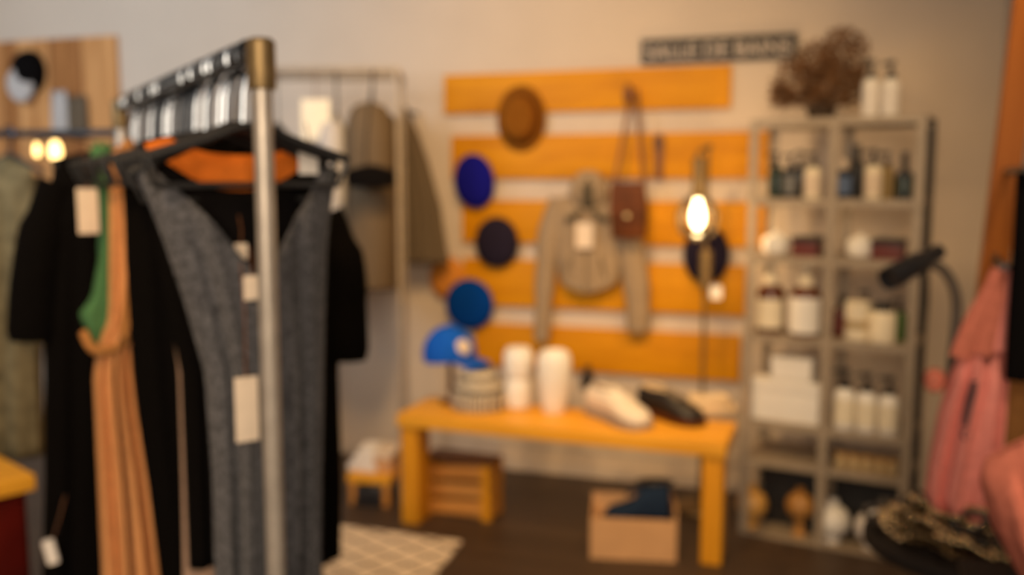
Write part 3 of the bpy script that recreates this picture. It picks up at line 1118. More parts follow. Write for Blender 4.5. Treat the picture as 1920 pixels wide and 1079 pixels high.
# ------------------------------------------------------------------ metal shelf unit
SA = math.radians(-30)
XF = Frame((0.967, 3.85), SA)
SW, SD = 0.665, 0.34
t = thing('metal_shelf', 'tall grey steel shelf unit of two bays holding bottles and jars', 'shelf', XF.o, SA)
levels = []
for py in (224, 372, 480, 628, 790, 862, 1004):
    levels.append(XF.sz(1425, py)[1])
topz = levels[0]
pw = 0.036
for i, x in enumerate((pw / 2, SW / 2, SW - pw / 2)):
    for y in (0.012, SD - 0.012):
        bm = B()
        # L-shaped post
        box(bm, (x, y, topz / 2), (pw, 0.004, topz))
        if x != SW / 2:
            sgn = -1 if i == 0 else 1
            box(bm, (x + sgn * (pw / 2 - 0.002), y + (0.014 if y < 0.1 else -0.014), topz / 2), (0.004, 0.028, topz))
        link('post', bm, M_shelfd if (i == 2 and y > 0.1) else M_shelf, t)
for z in levels:
    bm = B()
    box(bm, (SW / 2, SD / 2, z - 0.004), (SW - 0.004, SD - 0.034, 0.008))
    box(bm, (SW / 2, 0.017, z - 0.016), (SW, 0.005, 0.032))
    box(bm, (SW / 2, SD - 0.017, z - 0.016), (SW, 0.005, 0.032))
    link('shelf_board', bm, M_shelf, t)
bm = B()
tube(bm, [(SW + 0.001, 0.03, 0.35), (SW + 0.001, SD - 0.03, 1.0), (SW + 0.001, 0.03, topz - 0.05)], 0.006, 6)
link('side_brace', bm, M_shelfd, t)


def S(px, py, lvl, yoff):
    """local x where the ray through px meets depth yoff, and size of a pixel there"""
    s, z = XF.sz(px, py, yoff)
    s2, _ = XF.sz(px + 1, py, yoff)
    return s, abs(s2 - s)


def on_shelf(name, label, cat, px, py, lvl, yoff, group, rz=SA):
    s, k = S(px, py, lvl, yoff)
    return thing(name, label, cat, XF.w(s, yoff, levels[lvl]), rz, group), k


def bottle(px, py_top, w, lvl, yoff, glass, lab, cap, label, group, shape='pump', labh=(0.15, 0.6)):
    t, k = on_shelf('pump_bottle' if shape == 'pump' else ('wine_bottle' if shape == 'long' else 'bottle'), label, 'bottle', px, py_top, lvl, yoff, group)
    s, zt_ = XF.sz(px, py_top, yoff)
    h = max(0.05, zt_ - levels[lvl])
    r = w * k / 2
    hb = h * (0.68 if shape == 'pump' else 0.6 if shape == 'long' else 0.74)
    bm = B()
    lathe(bm, [(r * 0.92, 0), (r, 0.006), (r, hb * 0.82), (r * 0.86, hb * 0.93), (r * 0.42, hb), (r * 0.36, hb + h * 0.05)], 22)
    link('body', bm, glass, t)
    if lab:
        bm = B()
        ac = -PI / 2 + 0.12
        rr = []
        for q_ in range(15):
            a = ac - 1.15 + 2.3 * q_ / 14
            e_ = Vector((math.cos(a), math.sin(a), 0))
            za_, zb_ = hb * labh[0], hb * (labh[1] + 0.16)
            rr.append([e_ * r * 0.99 + Vector((0, 0, za_)), e_ * r * 1.03 + Vector((0, 0, za_)), e_ * r * 1.03 + Vector((0, 0, zb_)), e_ * r * 0.99 + Vector((0, 0, zb_))])
        rings(bm, rr)
        link('label', bm, lab, t)
    bm = B()
    if shape == 'pump':
        lathe(bm, [(r * 0.5, hb), (r * 0.5, hb + h * 0.12), (r * 0.16, hb + h * 0.13), (r * 0.16, h * 0.93), (r * 0.42, h * 0.93), (r * 0.4, h), (0, h)], 16)
        tube(bm, [(0, 0, h * 0.96), (-r * 0.9, 0, h * 0.96), (-r * 1.15, 0, h * 0.92)], 0.006, 8)
        link('pump', bm, cap, t)
    elif shape == 'long':
        lathe(bm, [(r * 0.38, hb), (r * 0.36, h * 0.96), (r * 0.4, h * 0.965), (r * 0.4, h), (0, h)], 16)
        link('neck', bm, cap, t)
    else:
        lathe(bm, [(r * 0.52, hb), (r * 0.52, h * 0.98), (r * 0.48, h), (0, h)], 16)
        link('cap', bm, cap, t)
    return t


g = 'bottles on the second shelf'
bottle(1456, 285, 28, 1, 0.10, M_dgreen, M_dgreen, M_plastic, 'dark green bottle, leftmost on the second shelf', g)
bottle(1483, 288, 28, 1, 0.08, M_dblue, M_lgrey, M_plastic, 'dark bottle with grey label, second from left on the second shelf', g)
bottle(1503, 282, 24, 1, 0.20, M_dblue, None, M_plastic, 'plain dark bottle behind, third from left on the second shelf', g)
bottle(1526, 285, 34, 1, 0.09, M_cream, M_card, M_plastic, 'cream bottle with dark pump beside the shelf middle post', g)
bottle(1583, 298, 32, 1, 0.09, M_dblue, M_lblue, M_card, 'blue labelled bottle with pale cap, first in the right bay', g, 'cap')
bottle(1608, 272, 28, 1, 0.13, M_plastic, None, M_plastic, 'tall plain black bottle beside the blue labelled one', g, 'cap')
bottle(1640, 280, 34, 1, 0.09, M_cream, M_card, M_plastic, 'cream bottle with dark pump in the upper right bay', g)
bottle(1664, 284, 28, 1, 0.13, M_olivel, M_olivel, M_plastic, 'olive gold bottle with a dark pump in the upper right bay', g)
bottle(1698, 285, 36, 1, 0.07, M_dblue, M_dgreen, M_plastic, 'dark slender bottle, rightmost on the second shelf', g, 'long')

# top of the shelf: dried bush, two bottles
bottle(1635, 112, 33, 0, 0.08, M_white, M_cardw, M_plastic, 'white bottle with black pump on the shelf top, beside the bush', 'pump bottles on the shelf top')
bottle(1672, 114, 35, 0, 0.07, M_white, M_cardw, M_plastic, 'white bottle with black pump on the shelf top, at the outer side', 'pump bottles on the shelf top')
s, k = S(1540, 190, 0, 0.17)
t = thing('dried_bush', 'bushy brown dried flower bunch in a dark pot on shelf top', 'dried flowers', XF.w(s, 0.17, topz), SA)
bm = B()
lathe(bm, [(0.045, 0), (0.05, 0.004), (0.06, 0.05), (0.055, 0.055), (0.05, 0.04), (0, 0.036)], 22)
link('pot', bm, M_pot, t)
rnd = random.Random(5)
ells = []
for (px, py, rx, ry) in ((1580, 110, 50, 60), (1560, 160, 60, 45), (1495, 155, 52, 50), (1465, 180, 26, 28), (1530, 115, 42, 40), (1600, 165, 26, 40)):
    s_, z_ = XF.sz(px, py, 0.17)
    ells.append((s_ - s, z_ - topz, rx * k, ry * k))
bm = B()
for i in range(2300):
    ex, ez, rx, rz_ = ells[rnd.choices(range(6), weights=[3, 3, 2.6, 1, 2, 1])[0]]
    while True:
        a, b, c = rnd.uniform(-1, 1), rnd.uniform(-1, 1), rnd.uniform(-1, 1)
        if 0.25 < a * a + b * b + c * c < 1:
            break
    pc_ = Vector((ex + a * rx, b * min(0.14, rx * 1.1), max(0.012, ez + c * rz_)))
    sz_ = rnd.uniform(0.007, 0.016)
    q = Matrix.Rotation(rnd.uniform(0, 6.28), 3, Vector((rnd.uniform(-1, 1), rnd.uniform(-1, 1), rnd.uniform(-1, 1))).normalized())
    vs = [bm.verts.new(pc_ + q @ Vector(v_) * sz_) for v_ in ((-1, 0, -0.3), (0, 0.5, 0), (1, 0, 0.3), (0, -0.5, 0), (0, 0, 0.6))]
    bm.faces.new((vs[0], vs[1], vs[4]))
    bm.faces.new((vs[1], vs[2], vs[4]))
    bm.faces.new((vs[2], vs[3], vs[4]))
    bm.faces.new((vs[3], vs[0], vs[4]))
    bm.faces.new((vs[3], vs[2], vs[1], vs[0]))
link('foliage', bm, M_plant, t, smooth=False)
bm = B()
for i in range(46):
    ex, ez, rx, rz_ = ells[i % 6]
    e_ = Vector((ex + rnd.uniform(-.7, .7) * rx, rnd.uniform(-.09, .09), max(0.05, ez + rnd.uniform(-.6, .7) * rz_)))
    tube(bm, [(rnd.uniform(-.02, .02), rnd.uniform(-.02, .02), 0.03), e_ * 0.5 + Vector((0, 0, 0.03)), e_], 0.002, 5)
link('stems', bm, M_plant, t)

# third shelf: bowls and maroon boxes
for px, py, w_, lab in ((1456, 440, 52, 'squat white lidded bowl on the third shelf, left bay'), (1614, 448, 54, 'squat white lidded bowl on the third shelf, right bay')):
    t, k = on_shelf('lidded_bowl', lab, 'bowl', px, py, 2, 0.10, 'lidded bowls on the third shelf')
    r = w_ * k / 2
    bm = B()
    lathe(bm, [(r * 0.6, 0), (r * 0.9, 0.012), (r, 0.045), (r * 0.97, 0.055)], 26)
    link('body', bm, M_white, t)
    bm = B()
    lathe(bm, [(r, 0.055), (r * 1.02, 0.058), (r * 0.8, 0.078), (r * 0.25, 0.086), (r * 0.2, 0.098), (0, 0.1)], 26)
    link('lid', bm, M_white, t)
for px, w_, lab in ((1515, 46, 'flat maroon box on the third shelf by the middle post'), (1668, 58, 'flat maroon box on the third shelf by the right post')):
    t, k = on_shelf('gift_box', lab, 'box', px, 455, 2, 0.12, 'maroon boxes on the third shelf')
    ww = w_ * k
    bm = B()
    box(bm, (0, 0, 0.03), (ww, 0.14, 0.06), bev=0.003)
    link('base', bm, M_maroon, t)
    bm = B()
    box(bm, (0, 0, 0.068), (ww + 0.006, 0.146, 0.02), bev=0.003)
    link('lid', bm, M_box, t)

# fourth shelf
g = 'bottles on the fourth shelf'
bottle(1448, 490, 52, 3, 0.09, M_amber, M_cream, M_cream, 'amber bottle with cream label and cream pump, left on fourth shelf', g, labh=(0.12, 0.55))
bottle(1513, 492, 60, 3, 0.07, M_amber, M_white, M_cream, 'wide amber bottle with white label beside the middle post', g, labh=(0.08, 0.62))
bottle(1580, 555, 34, 3, 0.12, M_amber, M_maroon, M_plastic, 'dark red bottle on the fourth shelf, right of the middle post', g, 'cap')
for px, pyt, pyb, yo, lab in ((1606, 565, 650, 0.07, 'cream jar on the fourth shelf, lower of the stacked two'),):
    t, k = on_shelf('cream_jar', lab, 'jar', px, pyb, 3, yo, 'cream jars on the fourth shelf')
    s_, z_ = XF.sz(px, pyt, yo)
    hh = (z_ - levels[3]) / 2
    r = 24 * k
    for j in range(2):
        if j:
            t = thing('cream_jar', 'cream jar on the fourth shelf, stacked on top of another', 'jar', t.location + Vector((0, 0, hh)), SA, 'cream jars on the fourth shelf')
        bm = B()
        lathe(bm, [(r * 0.9, 0.0005), (r, 0.006), (r, hh * 0.62)], 24)
        link('body', bm, M_cream, t)
        bm = B()
        lathe(bm, [(r * 1.02, hh * 0.62), (r * 1.02, hh * 0.96), (r * 0.95, hh), (0, hh)], 24)
        link('lid', bm, M_tumbler2 if j == 0 else M_cream, t)
t, k = on_shelf('cream_jar', 'wide cream jar with dark lid on the fourth shelf', 'jar', 1654, 620, 3, 0.06, 'cream jars on the fourth shelf')
r = 26 * k
hh = XF.sz(1654, 580, 0.06)[1] - levels[3]
bm = B()
lathe(bm, [(r * 0.9, 0), (r, 0.006), (r, hh * 0.85), (r * 0.8, hh * 0.95)], 24)
link('body', bm, M_cream, t)
bm = B()
lathe(bm, [(r * 0.7, hh * 0.94), (r * 0.72, hh), (r * 0.68, hh * 1.2), (0, hh * 1.22)], 24)
link('lid', bm, M_plastic, t)
bottle(1688, 560, 30, 3, 0.14, M_green2, M_green2, M_plastic, 'green bottle with black pump behind the cream jars', g)
bottle(1626, 545, 28, 3, 0.22, M_dgreen, None, M_plastic, 'dark bottle with black pump standing behind the cream jars', g)

# fifth shelf: white boxes and bottles
t0 = None
s0_, k = S(1412, 770, 4, 0.04)
bxw = 42 * k
hb = XF.sz(1470, 716, 0.04)[1] - levels[4]
ht = XF.sz(1480, 672, 0.05)[1] - levels[4]
for j, px in enumerate((1427, 1470, 1513)):
    s_, _ = S(px, 770, 4, 0.04)
    nm = ('left', 'middle', 'right')[j]
    t = thing('white_box', f'white cube box in the bottom row of the fifth shelf, {nm} one of three', 'box', XF.w(s_, 0.10, levels[4]), SA, 'white boxes on the fifth shelf')
    bm = B()
    box(bm, (0, 0, hb * 0.36), (bxw, 0.12, hb * 0.72), bev=0.004)
    link('base', bm, M_white, t)
    bm = B()
    box(bm, (0, 0, hb * 0.86), (bxw + 0.004 - 0.002, 0.124, hb * 0.27), bev=0.004)
    link('lid', bm, M_white, t)
s_, _ = S(1482, 700, 4, 0.04)
t = thing('white_box', 'wide white box stacked on the three white cube boxes', 'box', XF.w(s_, 0.10, levels[4] + hb), SA, 'white boxes on the fifth shelf')
bm = B()
box(bm, (0, 0, (ht - hb) * 0.36 + 0.001), (72 * k, 0.11, (ht - hb) * 0.72), bev=0.004)
link('base', bm, M_white, t)
bm = B()
box(bm, (0, 0, (ht - hb) * 0.86), (74 * k, 0.114, (ht - hb) * 0.27), bev=0.004)
link('lid', bm, M_white, t)
g = 'pump bottles on the fifth shelf'
for px, pyt, lab in ((1586, 692, 'cream bottle with black pump on the fifth shelf, nearest the middle post'), (1627, 700, 'cream bottle with black pump on the fifth shelf, central of three'), (1669, 706, 'cream bottle with black pump on the fifth shelf, nearest the right post')):
    bottle(px, pyt, 40, 4, 0.06, M_white, M_cream, M_plastic, lab, g)

# sixth shelf: tumblers in a row
for j, px in enumerate((1576, 1600, 1624, 1648, 1672)):
    names = ('first', 'second', 'third', 'fourth', 'last')
    t, k = on_shelf('glass_tumbler', f'small amber votive glass with gold lid on sixth shelf, {names[j]} from the left', 'candle glass', px, 880, 5, 0.05, 'votive glasses on the sixth shelf')
    r = 11 * k
    bm = B()
    lathe(bm, [(r * 0.8, 0), (r, 0.004), (r, 0.05), (r * 0.96, 0.052)], 20)
    link('cup', bm, M_tumbler2, t)
    bm = B()
    lathe(bm, [(r * 1.03, 0.052), (r * 1.03, 0.062), (0, 0.064)], 20)
    link('lid', bm, M_tumbler, t)

# bottom shelf: globe vases in front of black boxes
for j, (px, py, r_, m, lab) in enumerate(((1410, 945, 29, M_gold, 'amber globe vase at the left end of the bottom shelf'), (1500, 948, 27, M_goldd, 'dull amber globe vase on the bottom shelf beside the middle post'),
                                         (1560, 985, 33, M_white, 'white globe vase on the bottom shelf, right of the middle post'), (1634, 1000, 33, M_cardw, 'white globe vase on the bottom shelf, near the jewellery table'))):
    yo = 0.09
    s_, z_ = XF.sz(px, py, yo)
    k = S(px, py, 6, yo)[1]
    t = thing('globe_vase', lab, 'vase', XF.w(s_, yo, levels[6]), SA, 'globe vases on the bottom shelf')
    r = r_ * k
    zc = max(r * 1.25, z_ - levels[6])
    bm = B()
    pr = [(r * 0.5, 0), (r * 0.5, 0.008), (r * 0.30, 0.02), (r * 0.34, max(0.022, zc - r * 0.98))]
    for i in range(1, 12):
        a = -PI / 2 + PI * i / 12
        if r * math.cos(a) > r * 0.36 or a > 0:
            pr.append((r * math.cos(a), zc + r * math.sin(a)))
    lathe(bm, pr[:-1], 26)
    link('body', bm, m, t)
    bm = B()
    lathe(bm, [(r * 0.3, zc + r * 0.9), (r * 0.32, zc + r * 1.25), (r * 0.24, zc + r * 1.25), (r * 0.2, zc + r * 0.95)], 18)
    link('neck', bm, m, t)
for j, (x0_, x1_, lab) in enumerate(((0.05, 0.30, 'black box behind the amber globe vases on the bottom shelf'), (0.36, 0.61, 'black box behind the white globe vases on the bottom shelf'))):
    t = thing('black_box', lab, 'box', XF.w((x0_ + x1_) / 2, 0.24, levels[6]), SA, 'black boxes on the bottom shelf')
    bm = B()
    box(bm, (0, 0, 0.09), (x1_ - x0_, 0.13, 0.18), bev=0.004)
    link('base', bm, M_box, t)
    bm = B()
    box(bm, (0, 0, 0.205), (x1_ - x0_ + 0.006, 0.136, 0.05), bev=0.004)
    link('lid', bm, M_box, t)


# ------------------------------------------------------------------ clothes racks and hangers
def rack(name, label, P0, P1, z, r, rail_m, post_m, feet=0.22, lower=None, fit=True):
    P0, P1 = Vector(P0), Vector(P1)
    d = (P1 - P0)
    L = d.length
    a = math.atan2(d.y, d.x)
    t = thing(name, label, 'clothes rack', (P0.x, P0.y, 0), a)
    bm = B()
    tube(bm, [(0, 0, z), (L, 0, z)], r, 14)
    link('rail', bm, rail_m, t)
    for x in (0, L):
        bm = B()
        tube(bm, [(x, 0, 0.02), (x, 0, z - r * 0.2)], r * 1.12, 14)
        link('post', bm, post_m, t)
        bm = B()
        lathe(bm, [(r * 1.5, z - 0.06), (r * 1.6, z - 0.055), (r * 1.6, z + r * 1.1), (r * 1.2, z + r * 1.5), (0, z + r * 1.6)], 18, Matrix.Translation((x, 0, 0)))
        link('corner_fitting', bm, M_fitting if fit else post_m, t)
        bm = B()
        tube(bm, [(x, -feet, 0.02), (x, feet, 0.02)], r * 1.1, 12)
        link('foot', bm, post_m, t)
    if lower:
        bm = B()
        tube(bm, [(0, 0, lower), (L, 0, lower)], r * 0.8, 12)
        link('lower_bar', bm, post_m, t)
    return t


def hanger(label, c, ang, zr, rr, hw, m, kind='plastic', neck=0.10, drop=0.055, tilt=0.0):
    """c on the rail axis, shoulders along ang; returns z of the neck"""
    t = thing('wooden_hanger' if kind == 'wood' else 'clothes_hanger', label, 'hanger', (c.x, c.y, zr), ang, 'hangers on the racks')
    bm = B()
    R_ = rr + 0.011
    pts = [(R_ * math.cos(a) * 1.0, 0, R_ * math.sin(a)) for a in [math.radians(d) for d in range(200, -61, -20)]]
    pts += [(0.004, 0, -R_ - 0.03), (0, 0, -neck)]
    # hook ring lies in the shoulder plane
    tube(bm, pts, 0.0044, 8)
    link('hook', bm, M_chrome if random.random() < 0.2 else M_hook, t)
    bm = B()
    nz = -neck
    if kind == 'wood':
        pts = smoothpath([(-hw, -0.012, nz - drop - 0.012), (-hw * 0.6, 0.0, nz - drop * 0.55), (-hw * 0.2, 0.004, nz - 0.01), (0, 0.004, nz - 0.004), (hw * 0.2, 0.004, nz - 0.01), (hw * 0.6, 0.0, nz - drop * 0.55), (hw, -0.012, nz - drop - 0.012)], 5)
        out = []
        for i, p in enumerate(pts):
            f = abs(p.x) / hw
            hh_ = 0.021 + 0.008 * math.sin(f * PI) - 0.004 * f
            out.append([p + Vector((0, 0.009 * math.cos(a), hh_ * math.sin(a))) for a in [2 * PI * k_ / 12 for k_ in range(12)]])
        rings(bm, out)
        link('shoulder_bar', bm, m, t)
        bm = B()
        tube(bm, [(-hw * 0.72, 0, nz - drop - 0.045), (hw * 0.72, 0, nz - drop - 0.045)], 0.007, 10)
        tube(bm, [(-hw * 0.72, 0, nz - drop - 0.045), (-hw * 0.74, 0, nz - drop * 0.7)], 0.004, 8)
        tube(bm, [(hw * 0.72, 0, nz - drop - 0.045), (hw * 0.74, 0, nz - drop * 0.7)], 0.004, 8)
        link('trouser_bar', bm, m, t)
    else:
        tube(bm, smoothpath([(-hw, 0, nz - drop), (-hw * 0.5, 0, nz - drop * 0.5), (0, 0, nz), (hw * 0.5, 0, nz - drop * 0.5), (hw, 0, nz - drop)], 5), 0.0075, 10)
        link('shoulder_bar', bm, m, t)
        bm = B()
        tube(bm, [(-hw, 0, nz - drop), (-hw * 0.97, 0, nz - drop - 0.012), (-hw * 0.9, 0, nz - drop - 0.045), (hw * 0.9, 0, nz - drop - 0.045), (hw * 0.97, 0, nz - drop - 0.012), (hw, 0, nz - drop)], 0.005, 8)
        link('trouser_bar', bm, m, t)
    return t


# front rack -------------------------------------------------------------
RP0 = Vector((-0.408, 1.55, 0))
RD = Vector((-0.524, 0.852, 0)).normalized()
RA = math.atan2(RD.y, RD.x)
EA = RA - PI / 2          # shoulder axis of the hangers
RL = 1.36
RZ = at(492, 98, 1.55).z
rack('pipe_clothes_rack', 'galvanised pipe clothes rack in front, full of dark dresses', RP0, RP0 + RD * RL, RZ, 0.0145, M_darkrail, M_steel, lower=None)
RR = 0.0135


def rc(tt):
    return RP0 + RD * tt


GF = lambda tt: Frame((rc(tt).x, rc(tt).y), EA)
NECK = 0.115


def hang_garment(name, label, cat, tt, L, Rr, m, z_hem, hd=0.05, neck_w=0.35, neck_f=0.08, neck_b=0.02, slope=0.05, folds=6, amp=0.012, seed=0, vpow=1.0, group='clothes on the front rack', sleeves=None, z_sh=None, fr=None, lining=None):
    fr = fr or GF(tt)
    tab = rows_from(fr, 0, L, Rr, hd)
    z_sh = z_sh or RZ - NECK + 0.012
    t = thing(name, label, cat, fr.o, fr.a, group)
    bm = B()
    garment(bm, tab, z_sh, slope, z_hem, neck_w, neck_f, neck_b, folds, amp, seed=seed, vpow=vpow)
    link('body', bm, m, t, solid=0.003)
    if sleeves:
        for (pts, rad, flat) in sleeves:
            pp = []
            for (x, y) in pts:
                s, z = fr.sz(x, y)
                pp.append((s, 0, z))
            bm = B()
            sp = smoothpath(pp, 4)
            rl = [rad[min(len(rad) - 1, int(i / 4))] for i in range(len(sp))]
            tube(bm, sp, rl, 16, flat=flat)
            link('sleeve', bm, m, t)
    return t


# G1 : grey V-neck dress on a black hanger, in front
hang_garment('v_neck_dress', 'dark heather grey V-neck dress hanging nearest on the front rack', 'dress', 0.15,
             [(240, 285), (262, 340), (300, 430), (345, 560), (385, 700), (400, 900), (404, 1079), (400, 1300)],
             [(632, 300), (622, 370), (612, 460), (608, 600), (606, 750), (603, 900), (602, 1079), (605, 1300)],
             M_grey, 0.42, hd=0.05, neck_w=0.88, neck_f=0.215, neck_b=0.17, slope=0.085, folds=5, amp=0.022, seed=2, vpow=1.0)
hanger('black plastic hanger carrying the grey V-neck dress', rc(0.15), EA, RZ, RR, 0.185, M_plastic, neck=0.108, drop=0.088)
fr = GF(0.15)
s, z = fr.sz(438, 402, 0.03)
bm = B()
box(bm, (0, 0, 0), (0.055, 0.002, 0.03), bev=0.0008)
lab_ = link('neck_label', bm, M_card)
dr = [o for o in C.objects if o.name == 'v_neck_dress'][0]
lab_.parent = dr
lab_.location = (s, 0.026, z)
lab_['label'] = 'pale label inside the neck'


def price_tag(px, py, w_, h_, fr, off, m, label, string=0.06, rz=0.0):
    s, z = fr.sz(px, py, off)
    p = fr.w(s, off, z)
    k = abs(fr.sz(px + 1, py, off)[0] - s)
    t = thing('price_tag', label, 'tag', p, fr.a + rz, 'price tags on the front rack')
    bm = B()
    box(bm, (0, 0, 0), (w_ * k, 0.002, h_ * k), bev=0.0008)
    link('card', bm, m, t)
    bm = B()
    tube(bm, [(0, 0, h_ * k / 2 - 0.006), (0.003, 0.004, h_ * k / 2 + string * 0.5), (0, 0.008, h_ * k / 2 + string)], 0.0012, 6)
    link('string', bm, M_strap, t)
    return t


price_tag(463, 768, 44, 124, GF(0.15), -0.085, M_card, 'large cream tag hanging low on the grey dress by the post', string=0.2)
price_tag(472, 540, 30, 46, GF(0.15), -0.085, M_card, 'small cream tag at the V of the grey dress', string=0.05)
price_tag(452, 472, 24, 30, GF(0.15), -0.02, M_card, 'tiny cream tag inside the V of the grey dress', string=0.05)
price_tag(578, 302, 36, 48, GF(0.15), -0.012, M_cardw, 'rounded white tag under the black hanger arm right of the post', string=0.045)
price_tag(165, 396, 40, 92, GF(0.90), -0.045, M_card, 'tan tag beside the green top at the left', string=0.09)

# black camisole inside the grey dress, rust top and black blouse behind
hang_garment('camisole', 'black camisole layered inside the grey V-neck dress', 'top', 0.165,
             [(262, 300), (300, 380), (332, 480), (365, 620), (385, 700)],
             [(615, 310), (606, 380), (600, 460), (596, 620), (592, 700)], M_black2, 0.8, hd=0.022, neck_w=0.86, neck_f=0.075, neck_b=0.07, slope=0.062, seed=4, vpow=2.4, amp=0.006)
fr = GF(0.30)
hang_garment('rust_top', 'rust orange top with scooped back neck behind the grey dress', 'top', 0.24,
             [(268, 262), (288, 300), (310, 380), (370, 520), (400, 700)],
             [(606, 262), (600, 300), (590, 380), (580, 520), (575, 700)], M_rust, 0.75, hd=0.02, neck_w=0.72, neck_f=0.03, neck_b=0.03, slope=0.04, seed=5, vpow=3.0, amp=0.004, z_sh=fr.sz(430, 235)[1])
hanger('black hanger carrying the rust orange top', rc(0.24), EA, RZ, RR, 0.15, M_plastic, neck=NECK)
hang_garment('black_blouse', 'black blouse directly behind the rust orange top', 'blouse', 0.40,
             [(262, 262), (270, 330), (300, 500), (340, 700)],
             [(566, 262), (566, 330), (566, 500), (560, 700)], M_black, 0.7, hd=0.03, neck_w=0.3, neck_f=0.03, neck_b=0.0, slope=0.035, seed=7, z_sh=RZ - NECK + 0.02)
hanger('black hanger carrying the black blouse', rc(0.40), EA, RZ, RR, 0.17, M_plastic, neck=NECK)
# taupe satin piece
hang_garment('satin_dress', 'taupe satin dress showing as a pale strip left of grey dress', 'dress', 0.47,
             [(288, 345), (302, 440), (318, 560), (336, 700), (342, 900), (345, 1079), (345, 1300)],
             [(560, 345), (555, 440), (540, 700), (535, 1079), (535, 1300)], M_mauve, 0.55, hd=0.03, neck_w=0.4, neck_f=0.08, slope=0.05, folds=4, amp=0.01, seed=6)
hanger('black plastic hanger carrying the taupe satin dress', rc(0.47), EA, RZ, RR, 0.175, M_plastic, neck=NECK)
hang_garment('black_dress', 'black dress between taupe satin and tan dresses', 'dress', 0.62,
             [(232, 350), (236, 480), (246, 640), (262, 800), (285, 950), (302, 1079), (310, 1300)],
             [(520, 350), (515, 480), (510, 700), (505, 1079), (505, 1300)], M_black, 0.45, hd=0.05, neck_w=0.4, neck_f=0.08, seed=8, folds=4)
hanger('black plastic hanger carrying the black dress behind satin', rc(0.62), EA, RZ, RR, 0.18, M_plastic, neck=NECK)
# tan dress
hang_garment('tan_dress', 'tan linen dress with gathered waist on the front rack', 'dress', 0.82,
             [(206, 340), (206, 480), (205, 600), (186, 645), (176, 700), (182, 850), (192, 1079), (180, 1300)],
             [(300, 340), (290, 480), (270, 600), (245, 645), (260, 760), (285, 900), (310, 1079), (330, 1300)], M_tan, 0.45, hd=0.05, neck_w=0.35, neck_f=0.06, slope=0.045, folds=4, amp=0.03, seed=11)
fr = GF(0.82)
s, z = fr.sz(205, 648, -0.05)
bm = B()
tube(bm, smoothpath([(s - 0.05, -0.02, z + 0.03), (s - 0.035, -0.05, z - 0.005), (s, -0.06, z - 0.012), (s + 0.04, -0.05, z + 0.01)], 5), 0.014, 10, flat=0.7)
w_ = link('waist_tie', bm, M_tan2)
w_.parent = [o for o in C.objects if o.name == 'tan_dress'][0]
hanger('black plastic hanger carrying the tan dress', rc(0.82), EA, RZ, RR, 0.18, M_plastic, neck=NECK)
hang_garment('brown_top', 'brown linen top partly seen right beside the tan dress', 'top', 0.72,
             [(228, 345), (238, 420), (240, 520), (228, 620)],
             [(262, 345), (268, 430), (266, 540), (236, 620)], M_tan2, fr.sz(240, 625)[1], hd=0.04, neck_w=0.3, neck_f=0.02, slope=0.03, folds=2, amp=0.006, seed=12)
hanger('black plastic hanger carrying the brown linen top', rc(0.72), EA, RZ, RR, 0.175, M_plastic, neck=NECK)
# green strap top
fr = GF(0.90)
hang_garment('green_top', 'green strappy top hanging left of the tan dress', 'top', 0.90,
             [(172, 315), (184, 420), (186, 490), (172, 560), (148, 590), (156, 605), (176, 645)],
             [(214, 315), (214, 420), (212, 490), (210, 560), (208, 600), (204, 645)], M_green, fr.sz(190, 648)[1], hd=0.035, neck_w=0.3, neck_f=0.02, slope=0.03, folds=2, amp=0.006, seed=13)
hanger('black plastic hanger carrying the green strappy top', rc(0.90), EA, RZ, RR, 0.19, M_plastic, neck=NECK)
# a few black garments at the back
hang_garment('black_tee_dress', 'long black tee dress with loose sleeve, leftmost on the front rack', 'dress', 1.14,
             [(100, 330), (80, 430), (82, 560), (84, 700), (84, 900), (80, 1079), (80, 1200)],
             [(380, 330), (390, 430), (380, 700), (375, 1079), (375, 1200)], M_black, 0.4, hd=0.05, neck_w=0.35, neck_f=0.06, seed=15, folds=5,
             sleeves=[([(112, 345), (84, 430), (66, 540), (60, 640)], [0.05, 0.06, 0.06, 0.052], 0.7)])
hanger('black plastic hanger carrying the long black tee dress', rc(1.14), EA, RZ, RR, 0.20, M_plastic, neck=NECK)
for i, (tt, lab) in enumerate(((0.06, 'bare black hanger nearest the front post'), (0.28, 'bare black hanger just before the rust top'), (0.39, 'bare black hanger just behind the black blouse'), (0.5, 'bare black hanger just behind the satin dress'), (0.67, 'bare black hanger just before the brown top'), (0.77, 'bare black hanger just before the tan dress'), (1.07, 'bare black hanger just before the black tee dress'), (0.20, 'bare black hanger directly behind the front dress hanger'), (0.54, 'bare black hanger between the satin and black dresses'), (1.0, 'bare black hanger behind the green top'),
                               (1.24, 'bare black hanger near the far rack end'), (0.86, 'bare black hanger between tan dress and green top'), (0.94, 'bare black hanger just behind the green top'), (0.58, 'bare black hanger just before the black dress'), (0.35, 'bare black hanger between rust top and black blouse'), (1.18, 'bare black hanger just behind the black tee dress'), (0.12, 'bare black hanger just before the grey dress hanger'))):
    hanger(lab, rc(tt), EA, RZ, RR, 0.17, M_plastic, neck=NECK)

